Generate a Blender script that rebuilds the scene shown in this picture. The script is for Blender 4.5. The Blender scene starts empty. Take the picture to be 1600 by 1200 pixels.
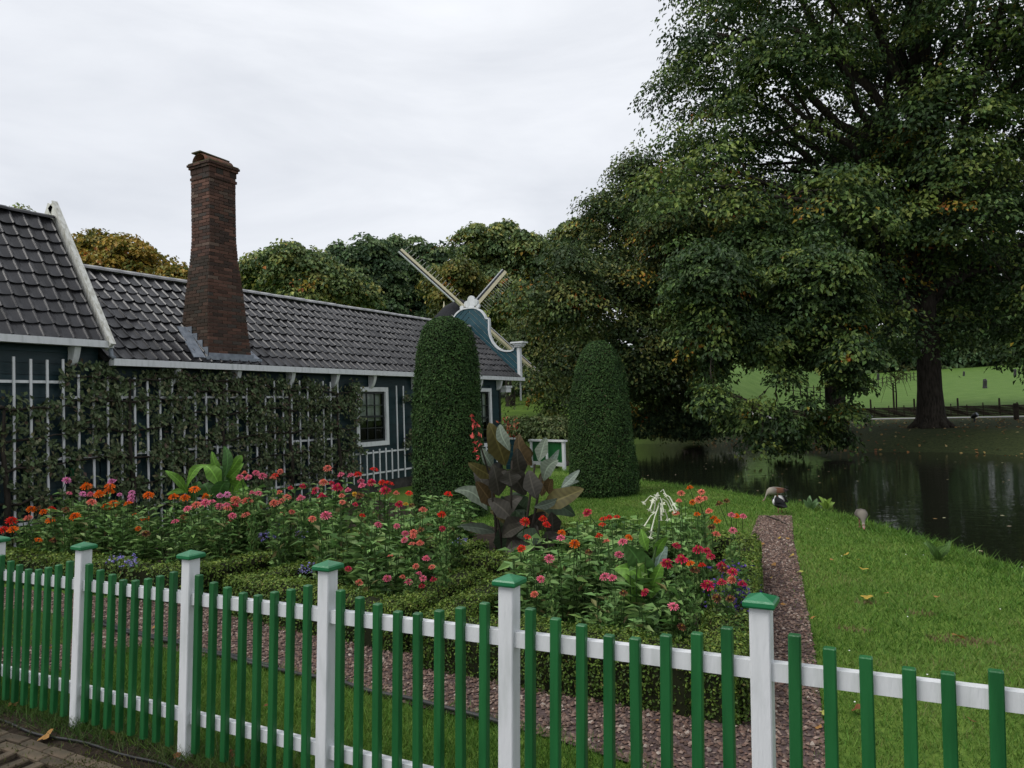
import bpy, bmesh, math, random
import numpy as np
from mathutils import Matrix, Vector

rng = np.random.default_rng(11)
random.seed(5)
scn = bpy.context.scene
COL = scn.collection

# ------------------------------------------------------------------ camera
FPX = 1130.0
M = np.array([[0.87326784, 0.0420366, 0.48542373],
              [0.48631784, -0.01391689, -0.87367115],
              [-0.02997057, 0.99901914, -0.03259631]])
CZ = 1.678
C0 = np.array([0, 0, CZ])
S = 0.0195                                   # the garden falls gently to the left
cam = bpy.data.cameras.new('camera')
cam.sensor_width = 36
cam.lens = 36 * FPX / 1600
cam.clip_end = 2000
camo = bpy.data.objects.new('camera', cam)
COL.objects.link(camo)
mw = Matrix.Identity(4)
for i in range(3):
    for j in range(3):
        mw[i][j] = M[i, j]
mw.translation = (0, 0, CZ)
camo.matrix_world = mw
scn.camera = camo

# ------------------------------------------------------------------ world
SUN_EL, SUN_AZ = math.radians(56), math.radians(200)
w = bpy.data.worlds.new('World')
scn.world = w
w.use_nodes = True
nt = w.node_tree
nt.nodes.clear()
out = nt.nodes.new('ShaderNodeOutputWorld')
bg = nt.nodes.new('ShaderNodeBackground')
sky = nt.nodes.new('ShaderNodeTexSky')
sky.sky_type = 'NISHITA'
sky.sun_disc = False
sky.sun_elevation = SUN_EL
sky.sun_rotation = SUN_AZ
tc = nt.nodes.new('ShaderNodeTexCoord')
mp = nt.nodes.new('ShaderNodeMapping')
mp.inputs['Scale'].default_value = (1.2, 1.2, 4.5)
nz = nt.nodes.new('ShaderNodeTexNoise')
nz.inputs['Scale'].default_value = 1.6
nz.inputs['Detail'].default_value = 7
nz.inputs['Roughness'].default_value = 0.55
nz.inputs['Distortion'].default_value = 0.4
cr = nt.nodes.new('ShaderNodeValToRGB')
cr.color_ramp.elements[0].position = 0.32
cr.color_ramp.elements[0].color = (0.52, 0.54, 0.58, 1)
cr.color_ramp.elements[1].position = 0.68
cr.color_ramp.elements[1].color = (0.69, 0.705, 0.735, 1)
ms = nt.nodes.new('ShaderNodeMix')
ms.data_type = 'RGBA'
ms.blend_type = 'MULTIPLY'
ms.inputs[0].default_value = 1.0
ms.inputs[7].default_value = (0.09, 0.09, 0.09, 1)
mx = nt.nodes.new('ShaderNodeMix')
mx.data_type = 'RGBA'
mx.inputs[0].default_value = 0.93
L = nt.links.new
L(tc.outputs['Generated'], mp.inputs['Vector'])
L(mp.outputs[0], nz.inputs['Vector'])
L(nz.outputs['Fac'], cr.inputs[0])
L(sky.outputs[0], ms.inputs[6])
L(ms.outputs[2], mx.inputs[6])
L(cr.outputs[0], mx.inputs[7])
L(mx.outputs[2], bg.inputs['Color'])
bg.inputs['Strength'].default_value = 1.0
L(bg.outputs[0], out.inputs['Surface'])

sun = bpy.data.lights.new('sun', 'SUN')
sun.energy = 1.5
sun.angle = math.radians(35)
sun.color = (1, 0.97, 0.92)
suno = bpy.data.objects.new('sun', sun)
COL.objects.link(suno)
sd = Vector((-0.45, -0.55, 0.95)).normalized()
suno.rotation_euler = sd.to_track_quat('Z', 'Y').to_euler()

vs = scn.view_settings
vs.view_transform = 'Standard'
vs.look = 'None'
vs.exposure = 0.55
vs.gamma = 1.0
vs.use_curve_mapping = False
scn.cycles.max_bounces = 6
scn.cycles.transparent_max_bounces = 6

# ------------------------------------------------------------------ helpers
def ray(px, py):
    return M @ np.array([px - 800, -(py - 600), -FPX])

def at(px, py, depth):
    return C0 + ray(px, py) * depth / FPX

def G(px, py, dz=0.0):
    r = ray(px, py)
    t = (CZ - dz) / (S * r[0] - r[2])
    return C0 + r * t

def onX(px, py, X):
    r = ray(px, py)
    return C0 + r * X / r[0]

def onY(px, py, Y):
    r = ray(px, py)
    return C0 + r * Y / r[1]

def gz(x):
    return S * min(max(x, -16), 4)

def tag(o, label=None, cat=None, group=None, kind=None, category=None):
    cat = cat or category
    if label: o['label'] = label
    if cat: o['category'] = cat
    if group: o['group'] = group
    if kind: o['kind'] = kind
    return o

def mk(name, me, mat=None, parent=None, loc=None, **kw):
    o = bpy.data.objects.new(name, me)
    COL.objects.link(o)
    if me is not None and mat is not None and not me.materials:
        me.materials.append(mat)
    if parent is not None: o.parent = parent
    if loc is not None: o.location = loc
    tag(o, **kw)
    return o

def empty(name, loc=(0, 0, 0), **kw):
    o = mk(name, None, **kw)
    o.location = loc
    o.empty_display_size = 0.1
    return o

def npmesh(name, V, F, col=None, smooth=False):
    """V (n,3); F: list of equal-width index arrays"""
    me = bpy.data.meshes.new(name)
    V = np.asarray(V, np.float32)
    me.vertices.add(len(V))
    me.vertices.foreach_set('co', V.ravel())
    if not isinstance(F, list): F = [F]
    F = [np.asarray(f, np.int32) for f in F if len(f)]
    tot = np.concatenate([np.full(len(f), f.shape[1], np.int32) for f in F])
    idx = np.concatenate([f.ravel() for f in F])
    me.loops.add(len(idx))
    me.loops.foreach_set('vertex_index', idx)
    me.polygons.add(len(tot))
    st = np.concatenate([[0], np.cumsum(tot)[:-1]]).astype(np.int32)
    me.polygons.foreach_set('loop_start', st)
    me.polygons.foreach_set('loop_total', tot)
    me.polygons.foreach_set('use_smooth', np.full(len(tot), bool(smooth)))
    if col is not None:
        a = me.color_attributes.new('Col', 'FLOAT_COLOR', 'POINT')
        c = np.ones((len(V), 4), np.float32)
        c[:, :3] = col
        a.data.foreach_set('color', c.ravel())
    me.update()
    return me

class MB:
    """collects simple solids into one mesh"""
    def __init__(s):
        s.V = []; s.F = []; s.C = []; s.n = 0
    def add(s, V, F, col=None):
        V = np.asarray(V, float).reshape(-1, 3)
        s.V.append(V)
        for f in F: s.F.append([i + s.n for i in f])
        s.C.append(np.tile(np.array(col if col is not None else (1, 1, 1), float), (len(V), 1)) if col is None or np.ndim(col) == 1 else np.asarray(col))
        s.n += len(V)
        return s
    def box(s, lo, hi, col=None, shear=None):
        x0, y0, z0 = lo; x1, y1, z1 = hi
        V = np.array([(x0, y0, z0), (x1, y0, z0), (x1, y1, z0), (x0, y1, z0), (x0, y0, z1), (x1, y0, z1), (x1, y1, z1), (x0, y1, z1)], float)
        if shear is not None: V = shear(V)
        return s.add(V, [(0, 3, 2, 1), (4, 5, 6, 7), (0, 1, 5, 4), (1, 2, 6, 5), (2, 3, 7, 6), (3, 0, 4, 7)], col)
    def cbox(s, lo, hi, b, col=None, shear=None):
        """box with chamfered vertical edges and top"""
        x0, y0, z0 = lo; x1, y1, z1 = hi
        def ring(x0, y0, x1, y1, b, z):
            return [(x0 + b, y0, z), (x1 - b, y0, z), (x1, y0 + b, z), (x1, y1 - b, z), (x1 - b, y1, z), (x0 + b, y1, z), (x0, y1 - b, z), (x0, y0 + b, z)]
        V = np.array(ring(x0, y0, x1, y1, b, z0) + ring(x0, y0, x1, y1, b, z1 - b) + ring(x0 + b, y0 + b, x1 - b, y1 - b, b * .5, z1), float)
        if shear is not None: V = shear(V)
        F = [tuple(range(7, -1, -1)), tuple(range(16, 24))]
        for k in range(2):
            for i in range(8):
                j = (i + 1) % 8
                F.append((k * 8 + i, k * 8 + j, k * 8 + 8 + j, k * 8 + 8 + i))
        return s.add(V, F, col)
    def bar(s, a, b, w, h, up=(0, 0, 1), col=None):
        a = np.asarray(a, float); b = np.asarray(b, float)
        d = b - a; d /= np.linalg.norm(d)
        u = np.asarray(up, float); u = u - d * (u @ d)
        if np.linalg.norm(u) < 1e-5: u = np.array([1, 0, 0]) - d * d[0]
        u /= np.linalg.norm(u); r = np.cross(d, u)
        V = []
        for p in (a, b):
            for sx, sy in ((-1, -1), (1, -1), (1, 1), (-1, 1)):
                V.append(p + r * sx * w / 2 + u * sy * h / 2)
        return s.add(V, [(0, 1, 2, 3), (7, 6, 5, 4), (0, 4, 5, 1), (1, 5, 6, 2), (2, 6, 7, 3), (3, 7, 4, 0)], col)
    def tube(s, pts, radii, k=6, col=None, cap=True):
        pts = np.asarray(pts, float); n = len(pts)
        radii = np.broadcast_to(np.asarray(radii, float), (n,))
        T = np.gradient(pts, axis=0); T /= np.linalg.norm(T, axis=1)[:, None] + 1e-9
        ref = np.array([0.31, 0.17, 0.93])
        if abs(T[0] @ ref) > .9: ref = np.array([1., 0, 0])
        V = []
        ang = np.arange(k) * 2 * math.pi / k
        for i in range(n):
            u = ref - T[i] * (ref @ T[i]); u /= np.linalg.norm(u); v = np.cross(T[i], u)
            ref = u
            V.append(pts[i] + radii[i] * (np.cos(ang)[:, None] * u + np.sin(ang)[:, None] * v))
        V = np.concatenate(V)
        F = []
        for i in range(n - 1):
            for j in range(k):
                F.append((i * k + j, i * k + (j + 1) % k, (i + 1) * k + (j + 1) % k, (i + 1) * k + j))
        if cap:
            F.append(tuple(range(k - 1, -1, -1))); F.append(tuple(range((n - 1) * k, n * k)))
        return s.add(V, F, col)
    def mesh(s, name, smooth=False, usecol=False):
        V = np.concatenate(s.V)
        groups = {}
        for f in s.F: groups.setdefault(len(f), []).append(f)
        return npmesh(name, V, [np.array(g) for g in groups.values()], np.concatenate(s.C) if usecol else None, smooth)
    def build(s, name, mat, parent=None, smooth=False, usecol=False, **kw):
        return mk(name, s.mesh(name, smooth, usecol), mat, parent, **kw)

# ------------------------------------------------------------------ materials
def newmat(name):
    m = bpy.data.materials.new(name)
    m.use_nodes = True
    n = m.node_tree
    return m, n, n.nodes['Principled BSDF']

def paint(name, c1, c2=None, rough=.5, scale=8., bump=.1, bscale=60., spec=.4, rnd=0., stretch=None, lo=.35, hi=.7, detail=5, coord='Object', metallic=0.):
    m, n, p = newmat(name)
    c2 = c2 or c1
    tcn = n.nodes.new('ShaderNodeTexCoord')
    mpn = n.nodes.new('ShaderNodeMapping')
    if stretch: mpn.inputs['Scale'].default_value = stretch
    n.links.new(tcn.outputs[coord], mpn.inputs[0])
    a = n.nodes.new('ShaderNodeTexNoise')
    a.inputs['Scale'].default_value = scale
    a.inputs['Detail'].default_value = detail
    n.links.new(mpn.outputs[0], a.inputs['Vector'])
    r = n.nodes.new('ShaderNodeValToRGB')
    r.color_ramp.elements[0].position = lo
    r.color_ramp.elements[1].position = hi
    r.color_ramp.elements[0].color = (*c1, 1)
    r.color_ramp.elements[1].color = (*c2, 1)
    n.links.new(a.outputs['Fac'], r.inputs[0])
    last = r.outputs[0]
    if rnd:
        oi = n.nodes.new('ShaderNodeObjectInfo')
        mr = n.nodes.new('ShaderNodeMapRange')
        mr.inputs['To Min'].default_value = 1 - rnd
        mr.inputs['To Max'].default_value = 1 + rnd
        n.links.new(oi.outputs['Random'], mr.inputs[0])
        mul = n.nodes.new('ShaderNodeVectorMath')
        mul.operation = 'SCALE'
        n.links.new(last, mul.inputs[0])
        n.links.new(mr.outputs[0], mul.inputs['Scale'])
        last = mul.outputs[0]
    n.links.new(last, p.inputs['Base Color'])
    p.inputs['Roughness'].default_value = rough
    p.inputs['Specular IOR Level'].default_value = spec
    p.inputs['Metallic'].default_value = metallic
    if bump:
        b = n.nodes.new('ShaderNodeBump')
        b.inputs['Strength'].default_value = bump
        b.inputs['Distance'].default_value = .01
        nb = n.nodes.new('ShaderNodeTexNoise')
        nb.inputs['Scale'].default_value = bscale
        nb.inputs['Detail'].default_value = 4
        n.links.new(mpn.outputs[0], nb.inputs['Vector'])
        n.links.new(nb.outputs['Fac'], b.inputs['Height'])
        n.links.new(b.outputs[0], p.inputs['Normal'])
    return m

def colmat(name, rough=.5, spec=.35, trans=.25, rnd=0.):
    """surface coloured by the mesh's own per-leaf / per-piece colours"""
    m, n, p = newmat(name)
    at_ = n.nodes.new('ShaderNodeAttribute')
    at_.attribute_name = 'Col'
    last = at_.outputs['Color']
    if rnd:
        oi = n.nodes.new('ShaderNodeObjectInfo')
        mr = n.nodes.new('ShaderNodeMapRange')
        mr.inputs['To Min'].default_value = 1 - rnd
        mr.inputs['To Max'].default_value = 1 + rnd
        n.links.new(oi.outputs['Random'], mr.inputs[0])
        mul = n.nodes.new('ShaderNodeVectorMath'); mul.operation = 'SCALE'
        n.links.new(last, mul.inputs[0]); n.links.new(mr.outputs[0], mul.inputs['Scale'])
        last = mul.outputs[0]
    n.links.new(last, p.inputs['Base Color'])
    p.inputs['Roughness'].default_value = rough
    p.inputs['Specular IOR Level'].default_value = spec
    if trans:
        t = n.nodes.new('ShaderNodeBsdfTranslucent')
        n.links.new(last, t.inputs['Color'])
        x = n.nodes.new('ShaderNodeMixShader')
        x.inputs[0].default_value = trans
        n.links.new(p.outputs[0], x.inputs[1])
        n.links.new(t.outputs[0], x.inputs[2])
        n.links.new(x.outputs[0], n.nodes['Material Output'].inputs['Surface'])
    return m

MT = {}
MT['leaf'] = colmat('leaf', .5, .22, .20)
MT['leaf_matt'] = colmat('leaf_matt', .65, .15, .2)
MT['petal'] = colmat('petal', .6, .2, .2, rnd=.12)
MT['grass'] = colmat('grass', .6, .2, .3)
MT['pieces'] = colmat('pieces', .85, .2, 0)
MT['feather'] = colmat('feather', .75, .2, 0)
MT['white'] = paint('white_paint', (.45, .475, .47), (.63, .645, .66), .45, 7, .22, 60, .35, stretch=(2, 2, .35), lo=.22, hi=.5, detail=8)
MT['white_old'] = paint('weathered_white_paint', (.36, .35, .29), (.66, .66, .62), .6, 6, .25, 60, .25, stretch=(3, 3, .8), lo=.3, hi=.58, detail=9)
MT['green'] = paint('green_paint', (.007, .074, .019), (.014, .114, .031), .40, 8, .2, 55, .4, stretch=(2, 2, .25), rnd=.12, lo=.3, hi=.6, detail=8)
MT['capgreen'] = paint('cap_green_paint', (.010, .125, .045), (.017, .17, .068), .3, 14, .1, 90, .5)
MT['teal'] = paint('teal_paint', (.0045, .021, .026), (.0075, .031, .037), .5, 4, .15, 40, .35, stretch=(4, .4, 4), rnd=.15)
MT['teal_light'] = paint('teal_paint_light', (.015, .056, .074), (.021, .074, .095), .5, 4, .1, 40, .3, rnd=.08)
MT['tile'] = paint('glazed_roof_tile', (.009, .0098, .0125), (.034, .032, .033), .30, 7, .25, 40, .42, rnd=.5, lo=.3, hi=.75)
MT['ridge'] = paint('ridge_mortar', (.26, .26, .27), (.42, .42, .42), .7, 6, .3, 30, .3, rnd=.1)
MT['under'] = paint('roof_boards', (.012, .012, .012), (.02, .02, .02), .9, 4, 0)
MT['lead'] = paint('lead_sheet', (.13, .15, .18), (.24, .27, .31), .5, 10, .25, 30, .5)
MT['mortar'] = paint('mortar', (.16, .14, .12), (.26, .23, .19), .9, 20, .3, 60, .2)
MT['terracotta'] = paint('terracotta', (.075, .048, .034), (.21, .080, .042), .75, 8, .3, 40, .25)
MT['moss'] = paint('mossy_cap', (.07, .055, .04), (.10, .10, .045), .9, 14, .5, 40, .2)
MT['black'] = paint('black_rubber', (.012, .012, .013), (.02, .02, .02), .5, 20, .1, 80)
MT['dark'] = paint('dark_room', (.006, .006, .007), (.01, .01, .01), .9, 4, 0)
MT['sash'] = paint('dark_sash_paint', (.006, .010, .010), (.01, .016, .016), .35, 6, 0)
MT['curtain'] = paint('curtain', (.42, .46, .42), (.55, .58, .54), .9, 10, .3, 40, .1)
MT['bark'] = paint('bark', (.018, .015, .012), (.050, .043, .034), .95, 5, .9, 14, .15, stretch=(3, 3, .6))
MT['stem'] = paint('green_stem', (.035, .07, .02), (.06, .11, .03), .6, 10, 0)
MT['core'] = paint('inner_twigs', (.010, .013, .006), (.02, .022, .010), .95, 12, .5, 30, .1)
MT['soil'] = paint('soil', (.016, .012, .009), (.040, .030, .022), .95, 14, .8, 60, .1)
MT['brick'] = paint('paving_brick', (.060, .050, .034), (.115, .085, .058), .85, 10, .5, 50, .25, rnd=.35)
MT['gravelbed'] = paint('gravel_bed', (.055, .038, .036), (.12, .085, .08), .95, 60, .8, 120, .2)
MT['asphalt'] = paint('pale_path', (.30, .30, .30), (.40, .40, .39), .9, 6, .2, 40, .2)
MT['oldwood'] = paint('old_wood', (.022, .018, .014), (.055, .045, .034), .9, 6, .4, 30, .15, stretch=(2, 2, .6))
MT['cream'] = paint('cream_paint', (.56, .51, .34), (.63, .58, .40), .5, 5, .05)
MT['navy'] = paint('navy_paint', (.010, .014, .022), (.016, .02, .03), .45, 5, .05)
MT['thatch'] = paint('dark_shingle', (.008, .009, .012), (.018, .019, .022), .8, 12, .4, 40, .2)
MT['concrete'] = paint('plinth', (.035, .033, .03), (.07, .065, .06), .9, 6, .4, 30, .2)

def glass():
    m, n, p = newmat('window_glass')
    n.nodes.remove(p)
    t = n.nodes.new('ShaderNodeBsdfTransparent'); t.inputs[0].default_value = (.78, .82, .80, 1)
    g = n.nodes.new('ShaderNodeBsdfGlossy'); g.inputs['Roughness'].default_value = .03
    f = n.nodes.new('ShaderNodeFresnel'); f.inputs['IOR'].default_value = 1.5
    x = n.nodes.new('ShaderNodeMixShader')
    n.links.new(f.outputs[0], x.inputs[0]); n.links.new(t.outputs[0], x.inputs[1]); n.links.new(g.outputs[0], x.inputs[2])
    n.links.new(x.outputs[0], n.nodes['Material Output'].inputs['Surface'])
    return m
MT['glass'] = glass()

def watermat():
    m, n, p = newmat('pond_water')
    p.inputs['Base Color'].default_value = (.008, .010, .006, 1)
    p.inputs['Roughness'].default_value = .035
    p.inputs['IOR'].default_value = 1.333
    p.inputs['Specular IOR Level'].default_value = .5
    tcn = n.nodes.new('ShaderNodeTexCoord')
    mpn = n.nodes.new('ShaderNodeMapping'); mpn.inputs['Scale'].default_value = (.8, 2.2, 1); mpn.inputs['Rotation'].default_value = (0, 0, .5)
    a = n.nodes.new('ShaderNodeTexNoise'); a.inputs['Scale'].default_value = 2.2; a.inputs['Detail'].default_value = 3
    b = n.nodes.new('ShaderNodeBump'); b.inputs['Strength'].default_value = .10; b.inputs['Distance'].default_value = .05
    n.links.new(tcn.outputs['Object'], mpn.inputs[0]); n.links.new(mpn.outputs[0], a.inputs['Vector'])
    n.links.new(a.outputs['Fac'], b.inputs['Height']); n.links.new(b.outputs[0], p.inputs['Normal'])
    return m
MT['water'] = watermat()

# ------------------------------------------------------------------ terrain
WZ = -0.7
POND = np.array([(5.6, -10), (4.4, 0), (3.4, 4), (2.45, 6.6), (1.6, 8.6), (.8, 10.1), (-.05, 11.6), (-1.05, 13.1), (-3.0, 15.2), (-5.1, 16.8), (-7.1, 18.3), (-8.6, 19.8),
                 (-10.0, 22.5), (-11.2, 26), (-13, 32), (-15.8, 41.5), (-11.75, 40.3), (-8, 37.5), (-4.6, 34.8), (-3, 32.7), (.36, 32.8), (3.2, 30.6), (9, 27), (18, 20), (30, 10), (34, -10)], float)

def sdf(P, poly):
    """signed distance to polygon, negative inside"""
    P = np.asarray(P, float)
    d = np.full(len(P), 1e9); ins = np.zeros(len(P), bool)
    n = len(poly)
    for i in range(n):
        a, b = poly[i], poly[(i + 1) % n]
        e = b - a; q = P - a
        t = np.clip((q @ e) / (e @ e), 0, 1)
        d = np.minimum(d, np.linalg.norm(q - t[:, None] * e, axis=1))
        c = ((a[1] > P[:, 1]) != (b[1] > P[:, 1]))
        with np.errstate(divide='ignore', invalid='ignore'):
            xi = (b[0] - a[0]) * (P[:, 1] - a[1]) / (b[1] - a[1]) + a[0]
        ins ^= c & (P[:, 0] < xi)
    return np.where(ins, -d, d)

def sstep(t):
    t = np.clip(t, 0, 1)
    return t * t * (3 - 2 * t)

def terr(x, y):
    x = np.asarray(x, float); y = np.asarray(y, float)
    sh = x.shape
    d = sdf(np.stack([x.ravel(), y.ravel()], 1), POND).reshape(sh)
    near = S * np.clip(x, -16, 4)
    right = .12 + np.maximum(0, np.minimum(y, 175) - 58) * .062
    left = np.maximum(-.2, (np.minimum(y, 110) - 33) * .115) * 1.0
    k = sstep((x + 17) / 9)
    farz = left * (1 - k) + right * k
    f = sstep((y - 23) / 7)
    land = near * (1 - f) + farz * f
    ramp = 1.0 + 5.0 * f * sstep((x + 15) / 5)
    up = sstep((d + .1) / ramp)
    z = (WZ - .35) * (1 - up) + land * up
    return np.where(d < -1.5, WZ - .6, z)

xs = np.unique(np.concatenate([np.linspace(-260, -30, 24), np.linspace(-30, -10, 30), np.linspace(-10, 5, 61), np.linspace(5, 40, 36), np.linspace(40, 260, 23)]))
ys = np.unique(np.concatenate([np.linspace(-60, 0, 13), np.linspace(0, 22, 81), np.linspace(22, 70, 49), np.linspace(70, 190, 31), np.linspace(190, 420, 12)]))
X, Y = np.meshgrid(xs, ys)
Z = terr(X, Y)
V = np.stack([X.ravel(), Y.ravel(), Z.ravel()], 1)
nx, ny = len(xs), len(ys)
ii = (np.arange(ny - 1)[:, None] * nx + np.arange(nx - 1)[None, :]).ravel()
F = np.stack([ii, ii + 1, ii + 1 + nx, ii + nx], 1)

def lawnmat():
    m, n, p = newmat('lawn_grass')
    g = n.nodes.new('ShaderNodeNewGeometry')
    def noise(sc, det=4):
        a = n.nodes.new('ShaderNodeTexNoise'); a.inputs['Scale'].default_value = sc; a.inputs['Detail'].default_value = det
        n.links.new(g.outputs['Position'], a.inputs['Vector']); return a.outputs['Fac']
    def ramp(f, e):
        r = n.nodes.new('ShaderNodeValToRGB')
        for k, (ps, c) in enumerate(e):
            el = r.color_ramp.elements[k] if k < 2 else r.color_ramp.elements.new(ps)
            el.position = ps; el.color = (*c, 1)
        n.links.new(f, r.inputs[0]); return r.outputs[0]
    fine = ramp(noise(30, 6), [(.3, (.056, .112, .016)), (.7, (.128, .204, .037))])
    big = ramp(noise(.8, 3), [(.35, (.75, .80, .7)), (.7, (1.15, 1.1, 1.0))])
    mul = n.nodes.new('ShaderNodeMix'); mul.data_type = 'RGBA'; mul.blend_type = 'MULTIPLY'; mul.inputs[0].default_value = 1
    n.links.new(fine, mul.inputs[6]); n.links.new(big, mul.inputs[7])
    # darker green-brown ground on the wooded far bank, a strip between pond and road
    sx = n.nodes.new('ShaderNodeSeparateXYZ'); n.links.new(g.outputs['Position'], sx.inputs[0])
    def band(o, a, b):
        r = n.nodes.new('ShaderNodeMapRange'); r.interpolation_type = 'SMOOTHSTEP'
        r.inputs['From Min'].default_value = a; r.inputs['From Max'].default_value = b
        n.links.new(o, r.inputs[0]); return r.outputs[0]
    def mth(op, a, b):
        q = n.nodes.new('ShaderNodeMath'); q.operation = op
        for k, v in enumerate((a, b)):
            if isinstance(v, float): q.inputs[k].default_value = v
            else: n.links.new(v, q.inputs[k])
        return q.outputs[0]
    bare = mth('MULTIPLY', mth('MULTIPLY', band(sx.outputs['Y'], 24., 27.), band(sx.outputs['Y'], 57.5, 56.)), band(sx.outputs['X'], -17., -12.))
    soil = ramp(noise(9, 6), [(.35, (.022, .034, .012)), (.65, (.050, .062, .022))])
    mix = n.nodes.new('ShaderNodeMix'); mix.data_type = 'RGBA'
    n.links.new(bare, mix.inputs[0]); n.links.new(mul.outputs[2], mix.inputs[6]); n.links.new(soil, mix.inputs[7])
    # the far meadow has its own grass green
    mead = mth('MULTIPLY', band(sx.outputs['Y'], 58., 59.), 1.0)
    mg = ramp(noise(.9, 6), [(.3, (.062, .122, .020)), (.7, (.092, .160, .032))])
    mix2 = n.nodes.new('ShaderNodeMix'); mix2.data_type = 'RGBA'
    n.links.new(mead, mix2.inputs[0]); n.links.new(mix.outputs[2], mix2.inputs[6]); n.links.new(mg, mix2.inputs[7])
    n.links.new(mix2.outputs[2], p.inputs['Base Color'])
    p.inputs['Roughness'].default_value = .85
    p.inputs['Specular IOR Level'].default_value = .15
    b = n.nodes.new('ShaderNodeBump'); b.inputs['Strength'].default_value = .5; b.inputs['Distance'].default_value = .02
    n.links.new(noise(70, 5), b.inputs['Height']); n.links.new(b.outputs[0], p.inputs['Normal'])
    return m
MT['lawn'] = lawnmat()
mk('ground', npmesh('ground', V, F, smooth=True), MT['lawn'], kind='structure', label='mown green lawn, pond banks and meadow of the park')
wv = [(-40, -30, WZ), (60, -30, WZ), (60, 60, WZ), (-40, 60, WZ)]
mk('pond_water', npmesh('pond_water', wv, [np.array([[0, 1, 2, 3]])]), MT['water'], kind='structure', label='dark still pond water reflecting the trees')

def sheet(name, poly, off, mat, **kw):
    V = [(x, y, gz(x) + off) for x, y in poly]
    bm = bmesh.new()
    f = bm.faces.new([bm.verts.new(v) for v in V])
    bmesh.ops.triangulate(bm, faces=[f])
    bmesh.ops.recalc_face_normals(bm, faces=bm.faces)
    for f in bm.faces:
        if f.normal.z < 0: f.normal_flip()
    me = bpy.data.meshes.new(name); bm.to_mesh(me); bm.free()
    return mk(name, me, mat, **kw)

# garden soil under the beds, gravel paths
SOIL = np.array([(-10.2, 4.62), (-6.0, 4.5), (-5.4, 4.45), (-3.1, 4.15), (-2.9, 3.98), (-.85, 3.86), (-1.35, 7.4), (-3.6, 7.6), (-5.0, 9.0), (-10.9, 12.6), (-10.9, 4.7)])
sheet('flower_bed_soil', SOIL, .010, MT['soil'], kind='structure', label='dark earth of the flower beds')
GRAV = [np.array([(-12, 3.75), (-9.2, 3.62), (-7.4, 3.80), (-6.95, 3.92), (-6.5, 3.9), (-6.1, 3.68), (-6.0, 3.3), (-6.4, 3.12), (-6.8, 2.85), (-5.6, 2.75), (-5.3, 3.0), (-5.6, 3.34), (-5.3, 3.56), (-4.0, 3.55), (-3.25, 3.50), (-2.6, 3.42), (-1.86, 3.38),
                  (-1.2, 3.26), (-.9, 2.75), (-.35, 2.75), (-.42, 3.63), (-.62, 5.0), (-.95, 7.0), (-1.35, 9.3), (-1.63, 11.2), (-2.08, 11.1), (-1.85, 9.3), (-1.42, 7.4), (-.87, 3.9), (-3.0, 4.06), (-3.15, 4.2), (-5.4, 4.45), (-6.0, 4.52), (-9.3, 4.3), (-12, 4.4)]),
        np.array([(-6.0, 4.46), (-5.46, 4.43), (-5.5, 6.6), (-6.0, 6.6)]), np.array([(-3.24, 4.2), (-2.98, 4.02), (-3.08, 5.6), (-3.36, 5.6)])]
gpath = sheet('gravel_path', GRAV[0], .016, MT['gravelbed'], kind='structure', label='narrow reddish gravel path round the beds')
for g in GRAV[1:]:
    sheet('gravel_path', g, .016, MT['gravelbed'], kind='structure', label='strip of gravel between two box hedges')

def scatter(poly, n, seed=0):
    r = np.random.default_rng(seed)
    lo, hi = poly.min(0), poly.max(0)
    P = r.uniform(lo, hi, (int(n * 3.2), 2))
    P = P[sdf(P, poly) < 0]
    return P[:n]

def stones(P, size, seed):
    r = np.random.default_rng(seed)
    n = len(P)
    base = np.array([(1, 0, 0), (-1, 0, 0), (0, 1, 0), (0, -1, 0), (0, 0, 1), (0, 0, -1)], float)
    sc = size * r.uniform(.5, 1.2, (n, 1, 1)) * np.stack([r.uniform(.7, 1.3, n), r.uniform(.6, 1.1, n), r.uniform(.45, .8, n)], 1)[:, None, :]
    v = base[None] * sc * (1 + r.uniform(-.25, .25, (n, 6, 1)))
    a = r.uniform(0, 6.28, n); t = r.uniform(-.6, .6, n)
    c, s = np.cos(a), np.sin(a)
    x = v[..., 0] * c[:, None] - v[..., 1] * s[:, None]; y = v[..., 0] * s[:, None] + v[..., 1] * c[:, None]
    z = v[..., 2] + x * t[:, None] * .6
    zz = S * np.clip(P[:, 0], -16, 4) + .018 + size * .25
    V = np.stack([x + P[:, :1], y + P[:, 1:], z + zz[:, None]], 2).reshape(-1, 3)
    f = np.array([(0, 2, 4), (2, 1, 4), (1, 3, 4), (3, 0, 4), (2, 0, 5), (1, 2, 5), (3, 1, 5), (0, 3, 5)])
    F = (np.arange(n)[:, None, None] * 6 + f[None]).reshape(-1, 3)
    pal = np.array([(.130, .082, .064), (.180, .122, .098), (.088, .060, .049), (.24, .178, .146), (.135, .10, .083), (.33, .28, .24)])
    c = pal[r.choice(6, n, p=[.3, .22, .2, .13, .11, .04])] * r.uniform(.75, 1.25, (n, 1))
    return V, F, np.repeat(c, 6, 0)

Pg = scatter(GRAV[0], 60000, 3)
Pg = Pg[(Pg[:, 0] > -9.3)]
wgt = np.clip(6.0 / (1.0 + .25 * np.hypot(Pg[:, 0], Pg[:, 1]) ** 1.3), 0, 1)
Pg = Pg[rng.random(len(Pg)) < wgt][:30000]
Vs, Fs, Cs = stones(Pg, .0155, 4)
mk('gravel_stones', npmesh('gravel_stones', Vs, Fs, Cs), MT['pieces'], gpath, kind='stuff')

# ------------------------------------------------------------------ leaf clouds
def unit(v):
    return v / (np.linalg.norm(v, axis=-1, keepdims=True) + 1e-9)

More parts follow.
